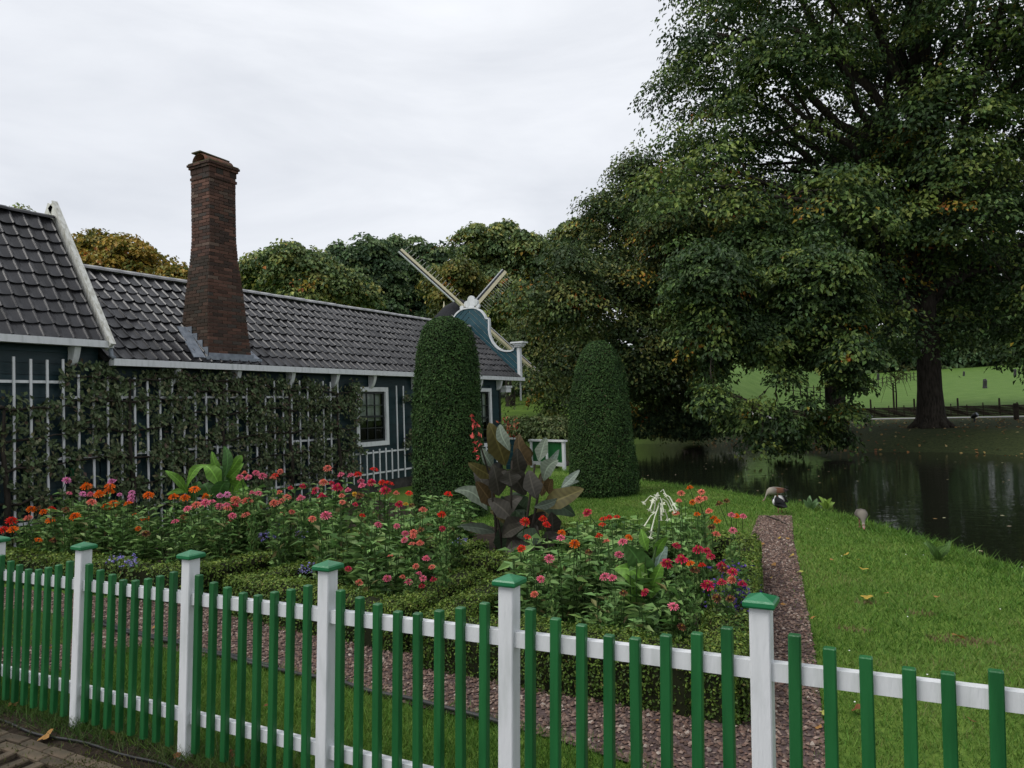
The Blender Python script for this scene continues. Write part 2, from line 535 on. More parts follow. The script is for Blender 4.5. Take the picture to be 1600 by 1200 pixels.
def leafcloud(P, N, Ln, Wd, col, fold=.18, seed=1, dirs=None, droop=.0, wide=.45):
    """one folded kite-shaped leaf per point"""
    r = np.random.default_rng(seed)
    n = len(P)
    N = unit(np.asarray(N, float))
    if dirs is None: dirs = r.normal(size=(n, 3))
    T = unit(dirs - N * np.sum(dirs * N, 1, keepdims=True))
    B = np.cross(N, T)
    Ln = np.broadcast_to(np.asarray(Ln, float), (n,))[:, None]
    Wd = np.broadcast_to(np.asarray(Wd, float), (n,))[:, None]
    b = P - T * Ln * .5
    t = P + T * Ln * .5 - N * Ln * droop
    m = P + T * Ln * (wide - .5)
    l = m + B * Wd * .5 + N * Wd * fold
    q = m - B * Wd * .5 + N * Wd * fold
    V = np.stack([b, q, t, l], 1).reshape(-1, 3)
    k = np.arange(n)[:, None] * 4
    F = np.concatenate([k + np.array([[0, 1, 2]]), k + np.array([[0, 2, 3]])], 0)
    return V, F, np.repeat(np.asarray(col), 4, 0)

def blend(pal, idx, jit, r):
    c = np.array(pal)[idx]
    return np.clip(c * (1 + r.uniform(-jit, jit, (len(idx), 1))) * (1 + r.uniform(-.08, .08, (len(idx), 3))), 0, 1)

# grass blades (mown lawn near the camera; longer along the foot of the fence)
def blades(P, h, wd, seed, pal, lean=.6):
    r = np.random.default_rng(seed)
    n = len(P)
    z = S * np.clip(P[:, 0], -16, 4) if True else 0
    zz = terr(P[:, 0], P[:, 1])
    a = r.uniform(0, 6.28, n)
    hh = h * r.uniform(.5, 1.3, n)
    le = r.normal(0, lean, (n, 2)) * hh[:, None]
    bx = np.cos(a) * wd / 2; by = np.sin(a) * wd / 2
    v0 = np.stack([P[:, 0] - bx, P[:, 1] - by, zz - .003], 1)
    v1 = np.stack([P[:, 0] + bx, P[:, 1] + by, zz - .003], 1)
    v2 = np.stack([P[:, 0] + le[:, 0], P[:, 1] + le[:, 1], zz + hh], 1)
    V = np.stack([v0, v1, v2], 1).reshape(-1, 3)
    patch = .5 + .5 * np.sin(P[:, 0] * 2.1 + 1.3 * np.sin(P[:, 1] * 1.7)) * np.sin(P[:, 1] * 1.3 + .7)
    p2 = .5 + .5 * np.sin(P[:, 0] * 5.3 + 2 * np.sin(P[:, 1] * 3.1)) * np.sin(P[:, 1] * 4.7 + P[:, 0])
    idx = np.clip((patch * 1.8 + p2 * 1.4 - .6 + r.uniform(0, len(pal) - 2.2, n)).astype(int), 0, len(pal) - 1)
    return V, np.arange(3 * n).reshape(-1, 3), np.repeat(blend(pal, idx, .3, r), 3, 0)

GP = [(0.054, 0.130, 0.017), (0.076, 0.166, 0.023), (0.103, 0.203, 0.031), (0.130, 0.228, 0.040), (0.162, 0.239, 0.052), (0.177, 0.199, 0.065)]
def inzone(P):
    ok = sdf(P, SOIL) > .0
    spill = np.random.default_rng(len(P)).exponential(.045, len(P)) + .02 * np.sin(P[:, 1] * 13) * np.sin(P[:, 1] * 5.3 + P[:, 0] * 7)
    for g in GRAV: ok &= sdf(P, g) > .015 - spill
    return ok
Z1 = np.array([(-.7, 2.3), (1.6, 2.3), (2.6, 5.0), (1.6, 7.6), (.9, 9.0), (-.6, 11.6), (-1.6, 12.9), (-3.6, 14.9), (-6.0, 16.3), (-8.5, 17.5), (-9.2, 13.5), (-5.2, 8.6), (-1.5, 7.2), (-.5, 4.0)])
Pz = scatter(Z1, 400000, 21)
dd = np.hypot(Pz[:, 0], Pz[:, 1])
Pz = Pz[rng.random(len(Pz)) < np.clip((4.2 / dd) ** 1.25, 0, 1)]
Pz = Pz[inzone(Pz)]
Z2 = np.array([(-9, 2.42), (-.9, 2.42), (-.9, 3.4), (-6, 3.8), (-9, 3.9)])
Pq = scatter(Z2, 70000, 22); Pq = Pq[inzone(Pq)]
bw = np.clip(np.hypot(Pz[:, 0], Pz[:, 1]) / 5, .7, 2.2)
r_b = np.random.default_rng(30)
V1, F1, C1 = blades(Pz, .034, .0075, 23, GP)
V1 = V1.reshape(-1, 3, 3); mid = V1[:, :2].mean(1, keepdims=True); V1[:, :2] = mid + (V1[:, :2] - mid) * bw[:, None, None]; V1 = V1.reshape(-1, 3)
for (px_, py_, ra, rb) in ((1500, 1003, .20, .11), (1352, 943, .09, .05), (1335, 985, .12, .06), (1440, 960, .10, .07)):
    q_ = G(px_, py_)[:2]                  # worn, dry spots in the turf
    m_ = (((Pz[:, 0] - q_[0]) / ra) ** 2 + ((Pz[:, 1] - q_[1]) / rb) ** 2) < r_b.uniform(.3, 1.5, len(Pz))
    k_ = np.repeat(m_, 3); C1[k_] = np.array([.19, .145, .075]) * r_b.uniform(.6, 1.2, (k_.sum(), 1))
V2, F2, C2 = blades(Pq, .055, .0065, 24, GP[:5])
tag(mk('lawn_grass', npmesh('lawn_grass', np.concatenate([V1, V2]), np.concatenate([F1, F2 + len(V1)]), np.concatenate([C1, C2])), MT['grass']), 'short mown grass of the garden lawn', 'grass', kind='stuff')
# rough grass at the fence foot
r_ = np.random.default_rng(31)
Pf = np.stack([r_.uniform(-8, 1.2, 16000), 2.44 + r_.normal(0, .075, 16000)], 1)
tuft = .5 + .5 * np.sin(Pf[:, 0] * 9) * np.sin(Pf[:, 0] * 3.3 + 1)
Pf = Pf[r_.random(len(Pf)) < .35 + .65 * tuft]
V3, F3, C3 = blades(Pf, .085, .006, 32, [(.03, .065, .014), (.045, .09, .018), (.06, .11, .025), (.10, .12, .045), (.035, .05, .02)], .7)
tag(mk('rough_grass', npmesh('rough_grass', V3, F3, C3), MT['grass']), 'unmown tufts of grass along the foot of the picket fence', 'grass', kind='stuff')
# bank weeds on the crest of the near bank
Pw = []
crest = POND[3:12]
for i in range(len(crest) - 1):
    n_ = 900
    t = r_.random((n_, 1)); p = crest[i] * (1 - t) + crest[i + 1] * t
    e = unit(crest[i + 1] - crest[i]); nrm = np.array([-e[1], e[0]])
    if nrm[0] > 0: nrm = -nrm
    Pw.append(p + nrm * np.abs(r_.normal(.75, .3, (n_, 1))))
Pw = np.concatenate(Pw)
V4, F4, C4 = blades(Pw, .09, .012, 33, GP[:5], .8)
tag(mk('bank_grass', npmesh('bank_grass', V4, F4, C4), MT['grass']), 'longer weedy grass on the edge of the near pond bank', 'grass', kind='stuff')
# daisies
Pd = scatter(Z1, 80, 41); Pd = Pd[inzone(Pd) & (Pd[:, 1] < 11)]
n_ = len(Pd)
P3 = np.stack([Pd[:, 0], Pd[:, 1], terr(Pd[:, 0], Pd[:, 1]) + .035], 1)
Vd, Fd, Cd = leafcloud(P3, np.tile((0, -.3, 1.), (n_, 1)), .012, .012, np.tile((.7, .7, .66), (n_, 1)), 0)
tag(mk('daisies', npmesh('daisies', Vd, Fd, Cd), MT['petal']), 'tiny white daisies dotted over the lawn', 'daisies', kind='stuff')

# ------------------------------------------------------------------ brick pavement
pav = sheet('pavement', [(-14, -4), (3.9, -4), (3.9, 2.22), (-14, 2.22)], .004, MT['soil'], kind='structure', label='old brick pavement outside the fence')
sheet('earth_strip', [(-14, 2.221), (3.9, 2.221), (3.9, 2.5), (-14, 2.5)], .006, MT['soil'], kind='structure', label='strip of bare earth along the fence foot')
def brickmesh(l, w_, h):
    return MB().cbox((-l / 2, -w_ / 2, -.03), (l / 2, w_ / 2, h), .006).mesh('brick')
bmA = brickmesh(.205, .062, .014); bmA.materials.append(MT['brick'])
nb = 0
def putbrick(x, y, rz):
    global nb
    o = mk('brick', bmA, None, pav)
    o.location = (x, y, gz(x) + .012 + random.uniform(-.004, .004))
    o.rotation_euler = (random.uniform(-.03, .03), -S + random.uniform(-.03, .03), rz + random.uniform(-.03, .03))
    nb += 1
for row, yy in enumerate((2.185, 2.115)):
    x = -5.7 + row * .1
    while x < -2.6:
        putbrick(x, yy, 0); x += .213
cx = -5.6
k = 0
while cx < -3.2:
    for j in range(5):
        yy = 2.075 - .105 - j * .215 - (.107 if k % 2 else 0) + (.107 if k % 2 else 0) * 0
        px_lim = -5.0 + (2.2 - yy) * 1.9
        if cx > px_lim - .9 and yy > 1.45 and cx < -3.0 - (2.1 - yy) * 0.5:
            putbrick(cx, yy - (.0 if k % 2 == 0 else .0), math.pi / 2)
    cx += .069; k += 1
# moss between the bricks
Pm = np.stack([r_.uniform(-5.6, -2.8, 16000), r_.uniform(1.5, 2.3, 16000)], 1)
tm = np.sin(Pm[:, 0] * 4.1) * np.sin(Pm[:, 1] * 7 + Pm[:, 0]) + .35
Pm = Pm[r_.random(len(Pm)) < np.clip(tm, .05, 1)]
Vm, Fm, Cm = blades(Pm, .012, .008, 35, [(.05, .06, .016), (.07, .08, .02), (.09, .085, .03)], 1.0)
Vm[:, 2] += .026
tag(mk('moss', npmesh('moss', Vm, Fm, Cm), MT['grass']), 'olive moss and fine weeds growing between the paving bricks', 'moss', kind='stuff')
cb = MB(); pts = []
for x in np.linspace(-7.5, -2.0, 60):
    pts.append((x, 2.30 + .025 * math.sin(x * 3.1) + .012 * math.sin(x * 9), gz(x) + .018))
cb.tube(pts, .007, 5)
cb.build('cable', MT['black'], label='thin black cable lying on the earth between pavement and fence', category='cable')
cb = MB(); pts = []
for x in np.linspace(-6.3, -1.9, 50):
    y = np.interp(x, [-6.3, -6.14, -5.0, -4.24, -3.25, -1.9], [3.80, 3.73, 3.63, 3.54, 3.49, 3.37])
    pts.append((x, y + .008 * math.sin(x * 11), gz(x) + .04 + .006 * math.sin(x * 7)))
cb.tube(pts, .014, 6)
p2 = np.array(pts)[:28] + np.array([0, .036, 0]); cb.tube(p2, .012, 6)
cb.build('garden_hose', MT['black'], smooth=True, label='black garden hose lying along the edge of the gravel path', category='hose')

# ------------------------------------------------------------------ picket fence
FY = 2.45
fence = empty('picket_fence', (-2, FY, 0), label='white fence with white square posts, green caps and green pickets', cat='fence')
def fp(o):  # keep world coordinates for meshes built in world space
    o.matrix_parent_inverse = Matrix.Translation((2, -FY, 0))
    return o
SP = .9407
X1 = -4.228
def leanat(x): return float(np.interp(x, [-4.5, -2.3, 0], [.066, .036, .018]))
pdif = [.097, .071, .055, .033, .034, .056, .075, .103]
for k in range(-4, 8):
    xt = X1 + SP * k                      # top of the post
    le = leanat(xt) + random.uniform(-.004, .004)
    xb = xt - le
    z0 = gz(xb)
    sh = lambda V, z0=z0, le=le: V + np.stack([(V[:, 2] - z0) / 1.05 * le, (V[:, 2] - z0) * 0.012, 0 * V[:, 2]], 1)
    b = MB().cbox((xb - .0325, FY - .0325, z0 - .1), (xb + .0325, FY + .0325, z0 + 1.02), .004, shear=sh)
    po = fp(b.build('post', MT['white'], fence))
    zt = z0 + 1.02
    c = np.array([xt, FY + .012, zt])
    cap = MB()
    V = []
    for hw, dz in ((.047, .0), (.050, .006), (.050, .018), (.044, .024)):
        V += [c + np.array([sx * hw, sy * hw, dz]) for sx, sy in ((-1, -1), (1, -1), (1, 1), (-1, 1))]
    V.append(c + np.array([0, 0, .042]))
    Fc = [(3, 2, 1, 0)]
    for q in range(3):
        for i in range(4): Fc.append((q * 4 + i, q * 4 + (i + 1) % 4, q * 4 + 4 + (i + 1) % 4, q * 4 + 4 + i))
    for i in range(4): Fc.append((12 + i, 12 + (i + 1) % 4, 16))
    cap.add(V, Fc)
    co = cap.build('post_cap', MT['capgreen'], po)
    if k == 7: break
    # rails
    xa, xc = xt + .02, xt + SP - .02
    for zr in (.845, .242):
        fr = zr / 1.05
        a = (xb + le * fr, FY + .012, gz(xb) + zr - .03); e = (xb + SP + leanat(xt + SP) * fr - leanat(xt + SP) + le, FY + .012, gz(xb + SP) + zr - .03)
        a = (xt - le * (1 - fr) + .030, FY + .010, gz(xb) + zr - .03)
        l2 = leanat(xt + SP)
        e = (xt + SP - l2 * (1 - fr) - .030, FY + .010, gz(xb + SP) + zr - .03)
        fp(MB().bar(a, e, .034, .058, (0, 0, 1)).build('rail', MT['white'], fence))
    for i in range(8):
        xt_ = xt + SP * (i + .95) / 8.9
        l_ = leanat(xt_)
        x_ = xt_ - l_ + random.uniform(-.002, .002)
        z_ = gz(x_)
        top = z_ + .845 + pdif[i] + random.uniform(-.003, .003)
        sh = lambda V, z_=z_, l_=l_ + random.uniform(-.006, .006): V + np.stack([(V[:, 2] - z_) / 1.05 * l_, (V[:, 2] - z_) * 0.012, 0 * V[:, 2]], 1)
        fp(MB().cbox((x_ - .0185, FY - .0365, z_ + .055), (x_ + .0185, FY - .0075, top), .0035, shear=sh).build('picket', MT['green'], fence))

# ------------------------------------------------------------------ houses
XW = -11.22                                  # wall plane
XE = -11.0                                   # eave line
house = empty('long_house', (XW, 13, -.2), label='long low dark teal clapboard house with black pantile roof and tall brick chimney', cat='house')
tall = empty('tall_house', (XW, 5, -.2), label='taller dark teal house at the left edge with steep black pantile roof and white bargeboard', cat='house')
def inv(o, par):
    o.matrix_parent_inverse = Matrix.Translation(par.location).inverted()
    return o

def tilemesh(w_, l_, seed):
    r = np.random.default_rng(seed)
    u = np.array([0, .14, .32, .5, .68, .80, .86, .93, 1.0])
    prof = np.where(u < .80, -.020 * np.sin(u / .80 * math.pi) ** .9, .022 * np.sin(np.clip((u - .80) / .20, 0, 1) * math.pi) ** .8)
    V = []
    for (v, dz) in ((0, .030), (l_, -.004)):
        for k in range(9): V.append(((u[k] - .5) * w_ * 1.03, v, prof[k] + dz + r.uniform(-.0015, .0015)))
    for k in range(9): V.append(((u[k] - .5) * w_ * 1.03, .002, prof[k] + .030 - .018))
    F = []
    for k in range(8):
        F.append((k, k + 1, 9 + k + 1, 9 + k)); F.append((18 + k, 18 + k + 1, k + 1, k))
    me = npmesh('tile', V, [np.array(F)], smooth=False)
    return me

def roof(par, y0, y1, xe, ze, xr, zr, tw, ex, rows, parts_cols, name):
    """front slope with pantiles (tiles of the first columns are parts, the rest one mesh) and a plain back slope"""
    dx, dz = xr - xe, zr - ze
    Ls = math.hypot(dx, dz); up = np.array([dx, 0, dz]) / Ls; nrm = np.array([dz, 0, -dx]) / Ls
    th = .05
    def P(y, v, h): return np.array([xe, y, ze]) + up * v + nrm * h
    b = MB()
    b.add([P(y0, 0, -.02), P(y1, 0, -.02), P(y1, Ls, -.02), P(y0, Ls, -.02), P(y0, 0, -.09), P(y1, 0, -.09), P(y1, Ls, -.09), P(y0, Ls, -.09)],
          [(0, 1, 2, 3), (7, 6, 5, 4), (0, 4, 5, 1), (1, 5, 6, 2), (2, 6, 7, 3), (3, 7, 4, 0)])
    xb = 2 * xr - xe
    b.add([(xb, y0, ze), (xb, y1, ze), (xr - .01, y1, zr - .02), (xr - .01, y0, zr - .02)], [(3, 2, 1, 0)])
    ro = inv(b.build('roof', MT['under'], par), par)
    vars_ = [tilemesh(tw, ex + .06, s) for s in range(4)]
    for m in vars_: m.materials.append(MT['tile'])
    rest_V, rest_F, n0 = [], [], 0
    rot = Matrix(((0, up[0], nrm[0]), (1, up[1], nrm[1]), (0, up[2], nrm[2])))
    ncol = int((y1 - y0) / tw)
    for c in range(ncol):
        for r in range(rows):
            yc = y0 + (c + .5) * tw
            pos = P(yc + random.uniform(-.004, .004), -.05 + r * ex, .012 + random.uniform(0, .004))
            q = rot @ Matrix.Rotation(random.gauss(0, .020), 3, 'Z') @ Matrix.Rotation(random.gauss(0, .02), 3, 'X')
            me = random.choice(vars_)
            if c in parts_cols:
                o = mk('tile', me, None, ro)
                o.matrix_basis = Matrix.Translation(pos) @ q.to_4x4()
            else:
                vv = np.array([v.co[:] for v in me.vertices]) @ np.array(q).T + pos
                rest_V.append(vv)
                rest_F.append(np.array([p.vertices[:] for p in me.polygons]) + n0); n0 += len(vv)
    if rest_V:
        o = mk('tile_field', npmesh('tile_field', np.concatenate(rest_V), np.concatenate(rest_F)), MT['tile'], ro, kind='stuff')
    return ro, P, Ls, up, nrm

# low roof: eave (-11, 2.62) ridge (-12.95, 4.42)
ZE, XR, ZR = 2.66, -12.95, 4.42
lowroof, LP, LLs, Lup, Lnr = roof(house, 6.78, 20.46, XE, ZE, XR, ZR, .214, .284, 9, set(range(0, 33)), 'low')
tallroof, TP, TLs, Tup, Tnr = roof(tall, 3.5, 6.76, XE, 2.93, -12.40, 5.06, .214, .250, 10, set(range(0, 15)), 'tall')

def ridgecaps(par, y0, y1, x, z, step, mat, r=.075):
    b = []
    y = y0
    me = None
    m = MB()
    k = 6
    V = []
    for yy, rr in ((0, r), (step * 1.04, r * 1.1)):
        for i in range(k + 1):
            a = math.pi * i / k
            V.append((rr * math.cos(a), yy, rr * math.sin(a) * .8))
    F = [(i, i + 1, k + 2 + i, k + 1 + i)[::-1] for i in range(k)]
    m.add(V, F + [tuple(range(0, k + 1))[::-1]])
    me = m.mesh('ridge_tile')
    me.materials.append(mat)
    while y < y1:
        o = mk('ridge_tile', me, None, par)
        o.location = (x, y, z + random.uniform(-.004, .004))
        o.rotation_euler = (random.gauss(0, .006), 0, random.gauss(0, .01))
        y += step
ridgecaps(lowroof, 6.8, 20.3, XR, ZR - .005, .36, MT['ridge'], .095)
ridgecaps(tallroof, 3.5, 6.7, -12.40, 5.03, .36, MT['tile'], .085)

# bargeboard of the tall house, gutters and brackets
d = np.array([-12.5 + 11.0, 5.27 - 2.93]); d /= np.linalg.norm(d)
b = MB(); pr = np.array([d[1], 0, -d[0]])
a0 = np.array([-10.93, 6.80, 2.80]); a1 = np.array([-12.50, 6.80, 5.30])
b.bar(a0, a1, .05, .17, up=(pr[0], 0, pr[2]))
inv(b.build('bargeboard', MT['white_old'], tall), tall)
inv(MB().bar((-12.50, 6.80, 5.30), (-14.07, 6.80, 2.80), .05, .17, up=(-pr[0], 0, pr[2])).build('bargeboard', MT['white_old'], tall), tall)
inv(MB().bar(a0 + pr * .095 + (0, 0, 0), a1 + pr * .095, .09, .018, up=(pr[0], 0, pr[2])).build('verge_cover', MT['white_old'], tall), tall)
inv(MB().box((-11.06, 3.5, 2.80), (-10.92, 6.86, 2.905)).build('gutter', MT['white'], tall), tall)
inv(MB().tube([(-10.97, 6.83, 2.80), (-10.97, 6.85, 2.68), (-10.94, 6.88, 2.63)], .035, 8).build('downpipe', MT['lead'], tall, smooth=True), tall)
inv(MB().box((-11.06, 6.86, 2.525), (-10.92, 20.52, 2.635)).build('gutter', MT['white'], house), house)
inv(MB().box((-11.3, 6.86, 2.62), (-11.06, 20.4, 2.634)).build('soffit', MT['under'], house), house)

def bracket(par, y, zt, h=.30, dpt=.19):
    V = []; n = 8
    prof = [(0, 0), (dpt, 0)] + [(dpt * math.cos(t) * (1 - .12 * math.sin(2 * t)), -h * math.sin(t)) for t in np.linspace(.15, math.pi / 2, n)]
    prof.append((0, -h))
    for s_ in (-.045, .045):
        for (u, v) in prof: V.append((XW + .025 + u, y + s_, zt + v))
    m = len(prof)
    F = [tuple(range(m)), tuple(range(2 * m - 1, m - 1, -1))] + [(i, m + i, m + (i + 1) % m, (i + 1) % m) for i in range(m)]
    inv(MB().add(V, F).build('bracket', MT['white'], par), par)
for y in (8.06, 9.35, 10.7, 12.0, 13.25, 14.9, 16.5, 18.05, 19.2):
    bracket(house, y, 2.524)
for y in (4.6, 6.35):
    bracket(tall, y, 2.798)

# clapboard walls with window openings
def wall(par, y0, y1, z0, z1, holes, ph=.168, name='wall'):
    core = MB()
    # back boards leave the holes open
    zs = sorted({z0, z1} | {h[2] for h in holes} | {h[3] for h in holes})
    for za, zb in zip(zs[:-1], zs[1:]):
        segs = [(y0, y1)]
        for (ya, yb, ha, hb) in holes:
            if ha < zb - 1e-4 and hb > za + 1e-4:
                segs = [s for (p, q) in segs for s in ((p, min(q, ya)), (max(p, yb), q)) if s[1] - s[0] > .01]
        for p, q in segs: core.box((XW - .12, p, za), (XW - .02, q, zb))
    wo = inv(core.build('wall', MT['teal'], par), par)
    z = z0
    while z < z1 - .02:
        zt = min(z + ph, z1)
        segs = [(y0, y1)]
        for (ya, yb, ha, hb) in holes:
            if ha < zt - .02 and hb > z + .02:
                segs = [s for (p, q) in segs for s in ((p, min(q, ya)), (max(p, yb), q)) if s[1] - s[0] > .01]
        for p, q in segs:
            V = [(XW - .018, p, z), (XW + .016, p, z), (XW + .002, p, zt + .012), (XW - .018, p, zt + .012), (XW - .018, q, z), (XW + .016, q, z), (XW + .002, q, zt + .012), (XW - .018, q, zt + .012)]
            o = MB().add(V, [(0, 1, 2, 3), (7, 6, 5, 4), (1, 5, 6, 2), (0, 4, 5, 1), (2, 6, 7, 3)]).build('plank', MT['teal'], wo)
        z = zt
    return wo
W1 = (12.80, 13.86, .93, 2.22)
W2 = (17.65, 18.78, .60, 2.24)
wall(house, 6.8, 19.30, .02, 2.62, [W1, W2])
wall(tall, 3.4, 6.78, .02, 2.9, [])
inv(MB().box((XW - .1, 6.8, -.5), (XW + .03, 19.3, .019)).build('plinth', MT['concrete'], house), house)
inv(MB().box((XW - .1, 3.4, -.5), (XW + .03, 6.79, .019)).build('plinth', MT['concrete'], tall), tall)
inv(MB().box((XW - .1, 19.302, -.4), (XW + .03, 19.40, 2.6)).build('corner_board', MT['sash'], house), house)
b = MB(); b.box((-14.7, 19.2, -.5), (XW - .13, 19.3, 2.6)); b.box((-14.75, 6.8, -.5), (-14.68, 19.2, 2.6))
inv(b.build('back_wall', MT['teal'], house), house)
b = MB(); b.box((-13.9, 3.4, -.5), (-13.8, 6.78, 2.9)); b.add([(XE - .15, 6.70, 2.9), (-13.9, 6.70, 2.9), (-12.5, 6.70, 5.1)], [(0, 1, 2)]); b.box((-13.8, 6.66, -.5), (XW - .13, 6.76, 2.9))
inv(b.build('end_wall', MT['teal'], tall), tall)

def window(W, cols=3, rows=4):
    ya, yb, za, zb = W
    wo = inv(MB().box((XW - .10, ya, za), (XW - .095, ya + .001, za + .001)).build('window', MT['white'], house), house)
    t = .105
    for (p, q) in (((ya - .05, za - .06), (yb + .05, za + t - .06)), ((ya - .05, zb - t + .04), (yb + .05, zb + .04)), ((ya - .05, za + t - .059), (ya + t - .05, zb - t + .039)), ((yb - t + .05, za + t - .059), (yb + .05, zb - t + .039))):
        MB().box((XW - .06, p[0], p[1]), (XW + .045, q[0], q[1])).build('frame', MT['white'], wo)
    iy0, iy1, iz0, iz1 = ya + t - .05, yb - t + .05, za + t - .06, zb - t + .04
    sh = MB(); sw = .05
    sh.box((XW - .05, iy0, iz0), (XW - .005, iy0 + sw, iz1)); sh.box((XW - .05, iy1 - sw, iz0), (XW - .005, iy1, iz1))
    sh.box((XW - .048, iy0 + sw, iz0), (XW - .007, iy1 - sw, iz0 + sw)); sh.box((XW - .048, iy0 + sw, iz1 - sw), (XW - .007, iy1 - sw, iz1))
    sh.build('sash', MT['sash'], wo)
    gy0, gy1, gz0, gz1 = iy0 + sw, iy1 - sw, iz0 + sw, iz1 - sw
    bw = .022
    for c in range(1, cols):
        y = gy0 + (gy1 - gy0) * c / cols
        MB().box((XW - .045, y - bw / 2, gz0), (XW - .012, y + bw / 2, gz1)).build('glazing_bar', MT['sash'], wo)
    for r in range(1, rows):
        z = gz0 + (gz1 - gz0) * r / rows
        h = .05 if r == rows // 2 else bw
        MB().box((XW - .046, gy0, z - h / 2), (XW - .010, gy1, z + h / 2)).build('glazing_bar', MT['sash'], wo)
    for c in range(cols):
        for r in range(rows):
            p0 = gy0 + (gy1 - gy0) * c / cols; p1 = gy0 + (gy1 - gy0) * (c + 1) / cols
            q0 = gz0 + (gz1 - gz0) * r / rows; q1 = gz0 + (gz1 - gz0) * (r + 1) / rows
            tl = random.uniform(-.003, .003)
            MB().add([(XW - .032 + tl, p0, q0), (XW - .032, p1, q0), (XW - .032 - tl, p1, q1), (XW - .032, p0, q1)], [(0, 1, 2, 3)]).build('pane', MT['glass'], wo)
    # curtain over the upper half and a dark room behind
    n = 40; V = []
    zc = gz0 + (gz1 - gz0) * .40
    for i in range(n + 1):
        y = gy0 - .03 + (gy1 - gy0 + .06) * i / n
        V += [(XW - .12 + .012 * math.sin(i * 1.9), y, zc + (.012 if i % 2 else 0)), (XW - .12 + .008 * math.sin(i * 1.9), y, gz1 + .03)]
    MB().add(V, [(2 * i, 2 * i + 2, 2 * i + 3, 2 * i + 1) for i in range(n)]).build('curtain', MT['curtain'], wo, smooth=True)
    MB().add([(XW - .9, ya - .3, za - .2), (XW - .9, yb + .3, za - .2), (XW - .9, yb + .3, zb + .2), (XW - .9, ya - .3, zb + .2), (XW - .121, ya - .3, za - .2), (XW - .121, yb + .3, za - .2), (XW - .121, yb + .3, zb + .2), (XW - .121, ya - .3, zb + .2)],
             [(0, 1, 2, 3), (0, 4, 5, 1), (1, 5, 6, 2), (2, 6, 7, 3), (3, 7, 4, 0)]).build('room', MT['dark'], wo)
window(W1); window(W2)

# decorated far gable, seen from behind above the roof
half = [(-12.95, 5.06), (-12.75, 5.05), (-12.62, 5.01), (-12.48, 4.93), (-12.39, 4.84), (-12.32, 4.74), (-12.28, 4.65), (-12.17, 4.64), (-12.17, 4.40), (-12.18, 4.26), (-12.16, 4.10), (-12.12, 3.98), (-12.05, 3.84), (-11.96, 3.73), (-11.85, 3.63), (-11.72, 3.56), (-11.55, 3.52), (-11.38, 3.515), (-11.27, 3.55), (-11.27, 3.63), (-11.06, 3.63), (-11.06, 2.68)]
mir = [(2 * XR - x, z) for x, z in half]
outl = half + [(XR, 4.36)] + mir[::-1][:-1]
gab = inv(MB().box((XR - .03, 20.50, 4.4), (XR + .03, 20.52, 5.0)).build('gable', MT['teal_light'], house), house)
sl = np.array([1.84, -1.71]) / math.hypot(1.84, 1.71)
def gable_boards(side):
    """boards parallel to the roof slope, trimmed to the curved outline"""
    poly = np.array(half + [(XR, 4.36)])
    o_ = np.array([XR, 4.36]); up_ = np.array([-sl[1], sl[0]])
    Q = np.stack([(poly - o_) @ sl, (poly - o_) @ up_], 1)
    ss = np.linspace(-1.0, 2.6, 241); ds = ss[1] - ss[0]
    top_, bot_ = [], []
    for s_ in ss[:-1] + ds / 2:
        h_ = []
        for i in range(len(Q)):
            p, q = Q[i], Q[(i + 1) % len(Q)]
            if (p[0] > s_) != (q[0] > s_): h_.append(p[1] + (q[1] - p[1]) * (s_ - p[0]) / (q[0] - p[0]))
        top_.append(max(h_) if h_ else -9); bot_.append(min(h_) if h_ else 9)
    for k in range(-1, 9):
        a_, b_ = k * .155 - .02, (k + 1) * .155 - .038
        run = []
        runs = []
        for i in range(240):
            lo_, hi_ = max(a_, bot_[i]), min(b_, top_[i])
            if hi_ - lo_ > .004: run.append((i, lo_, hi_))
            elif run: runs.append(run); run = []
        if run: runs.append(run)
        for rn in runs:
            if len(rn) < 4: continue
            bd = MB()
            V = []
            for (i, lo_, hi_) in rn:
                for nn_ in (lo_, hi_):
                    p = o_ + sl * (ss[i] + ds * .5) + up_ * nn_
                    x_ = p[0] if side > 0 else 2 * XR - p[0]
                    V += [(x_, 20.46, p[1]), (x_, 20.51, p[1])]
            F = []
            for j in range(len(rn) - 1):
                q = 4 * j
                F += [(q, q + 2, q + 6, q + 4), (q + 1, q + 5, q + 7, q + 3), (q + 2, q + 3, q + 7, q + 6), (q, q + 4, q + 5, q + 1)]
            q = 4 * (len(rn) - 1)
            F += [(0, 1, 3, 2), (q, q + 2, q + 3, q + 1)]
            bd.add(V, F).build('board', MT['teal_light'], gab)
gable_boards(1); gable_boards(-1)
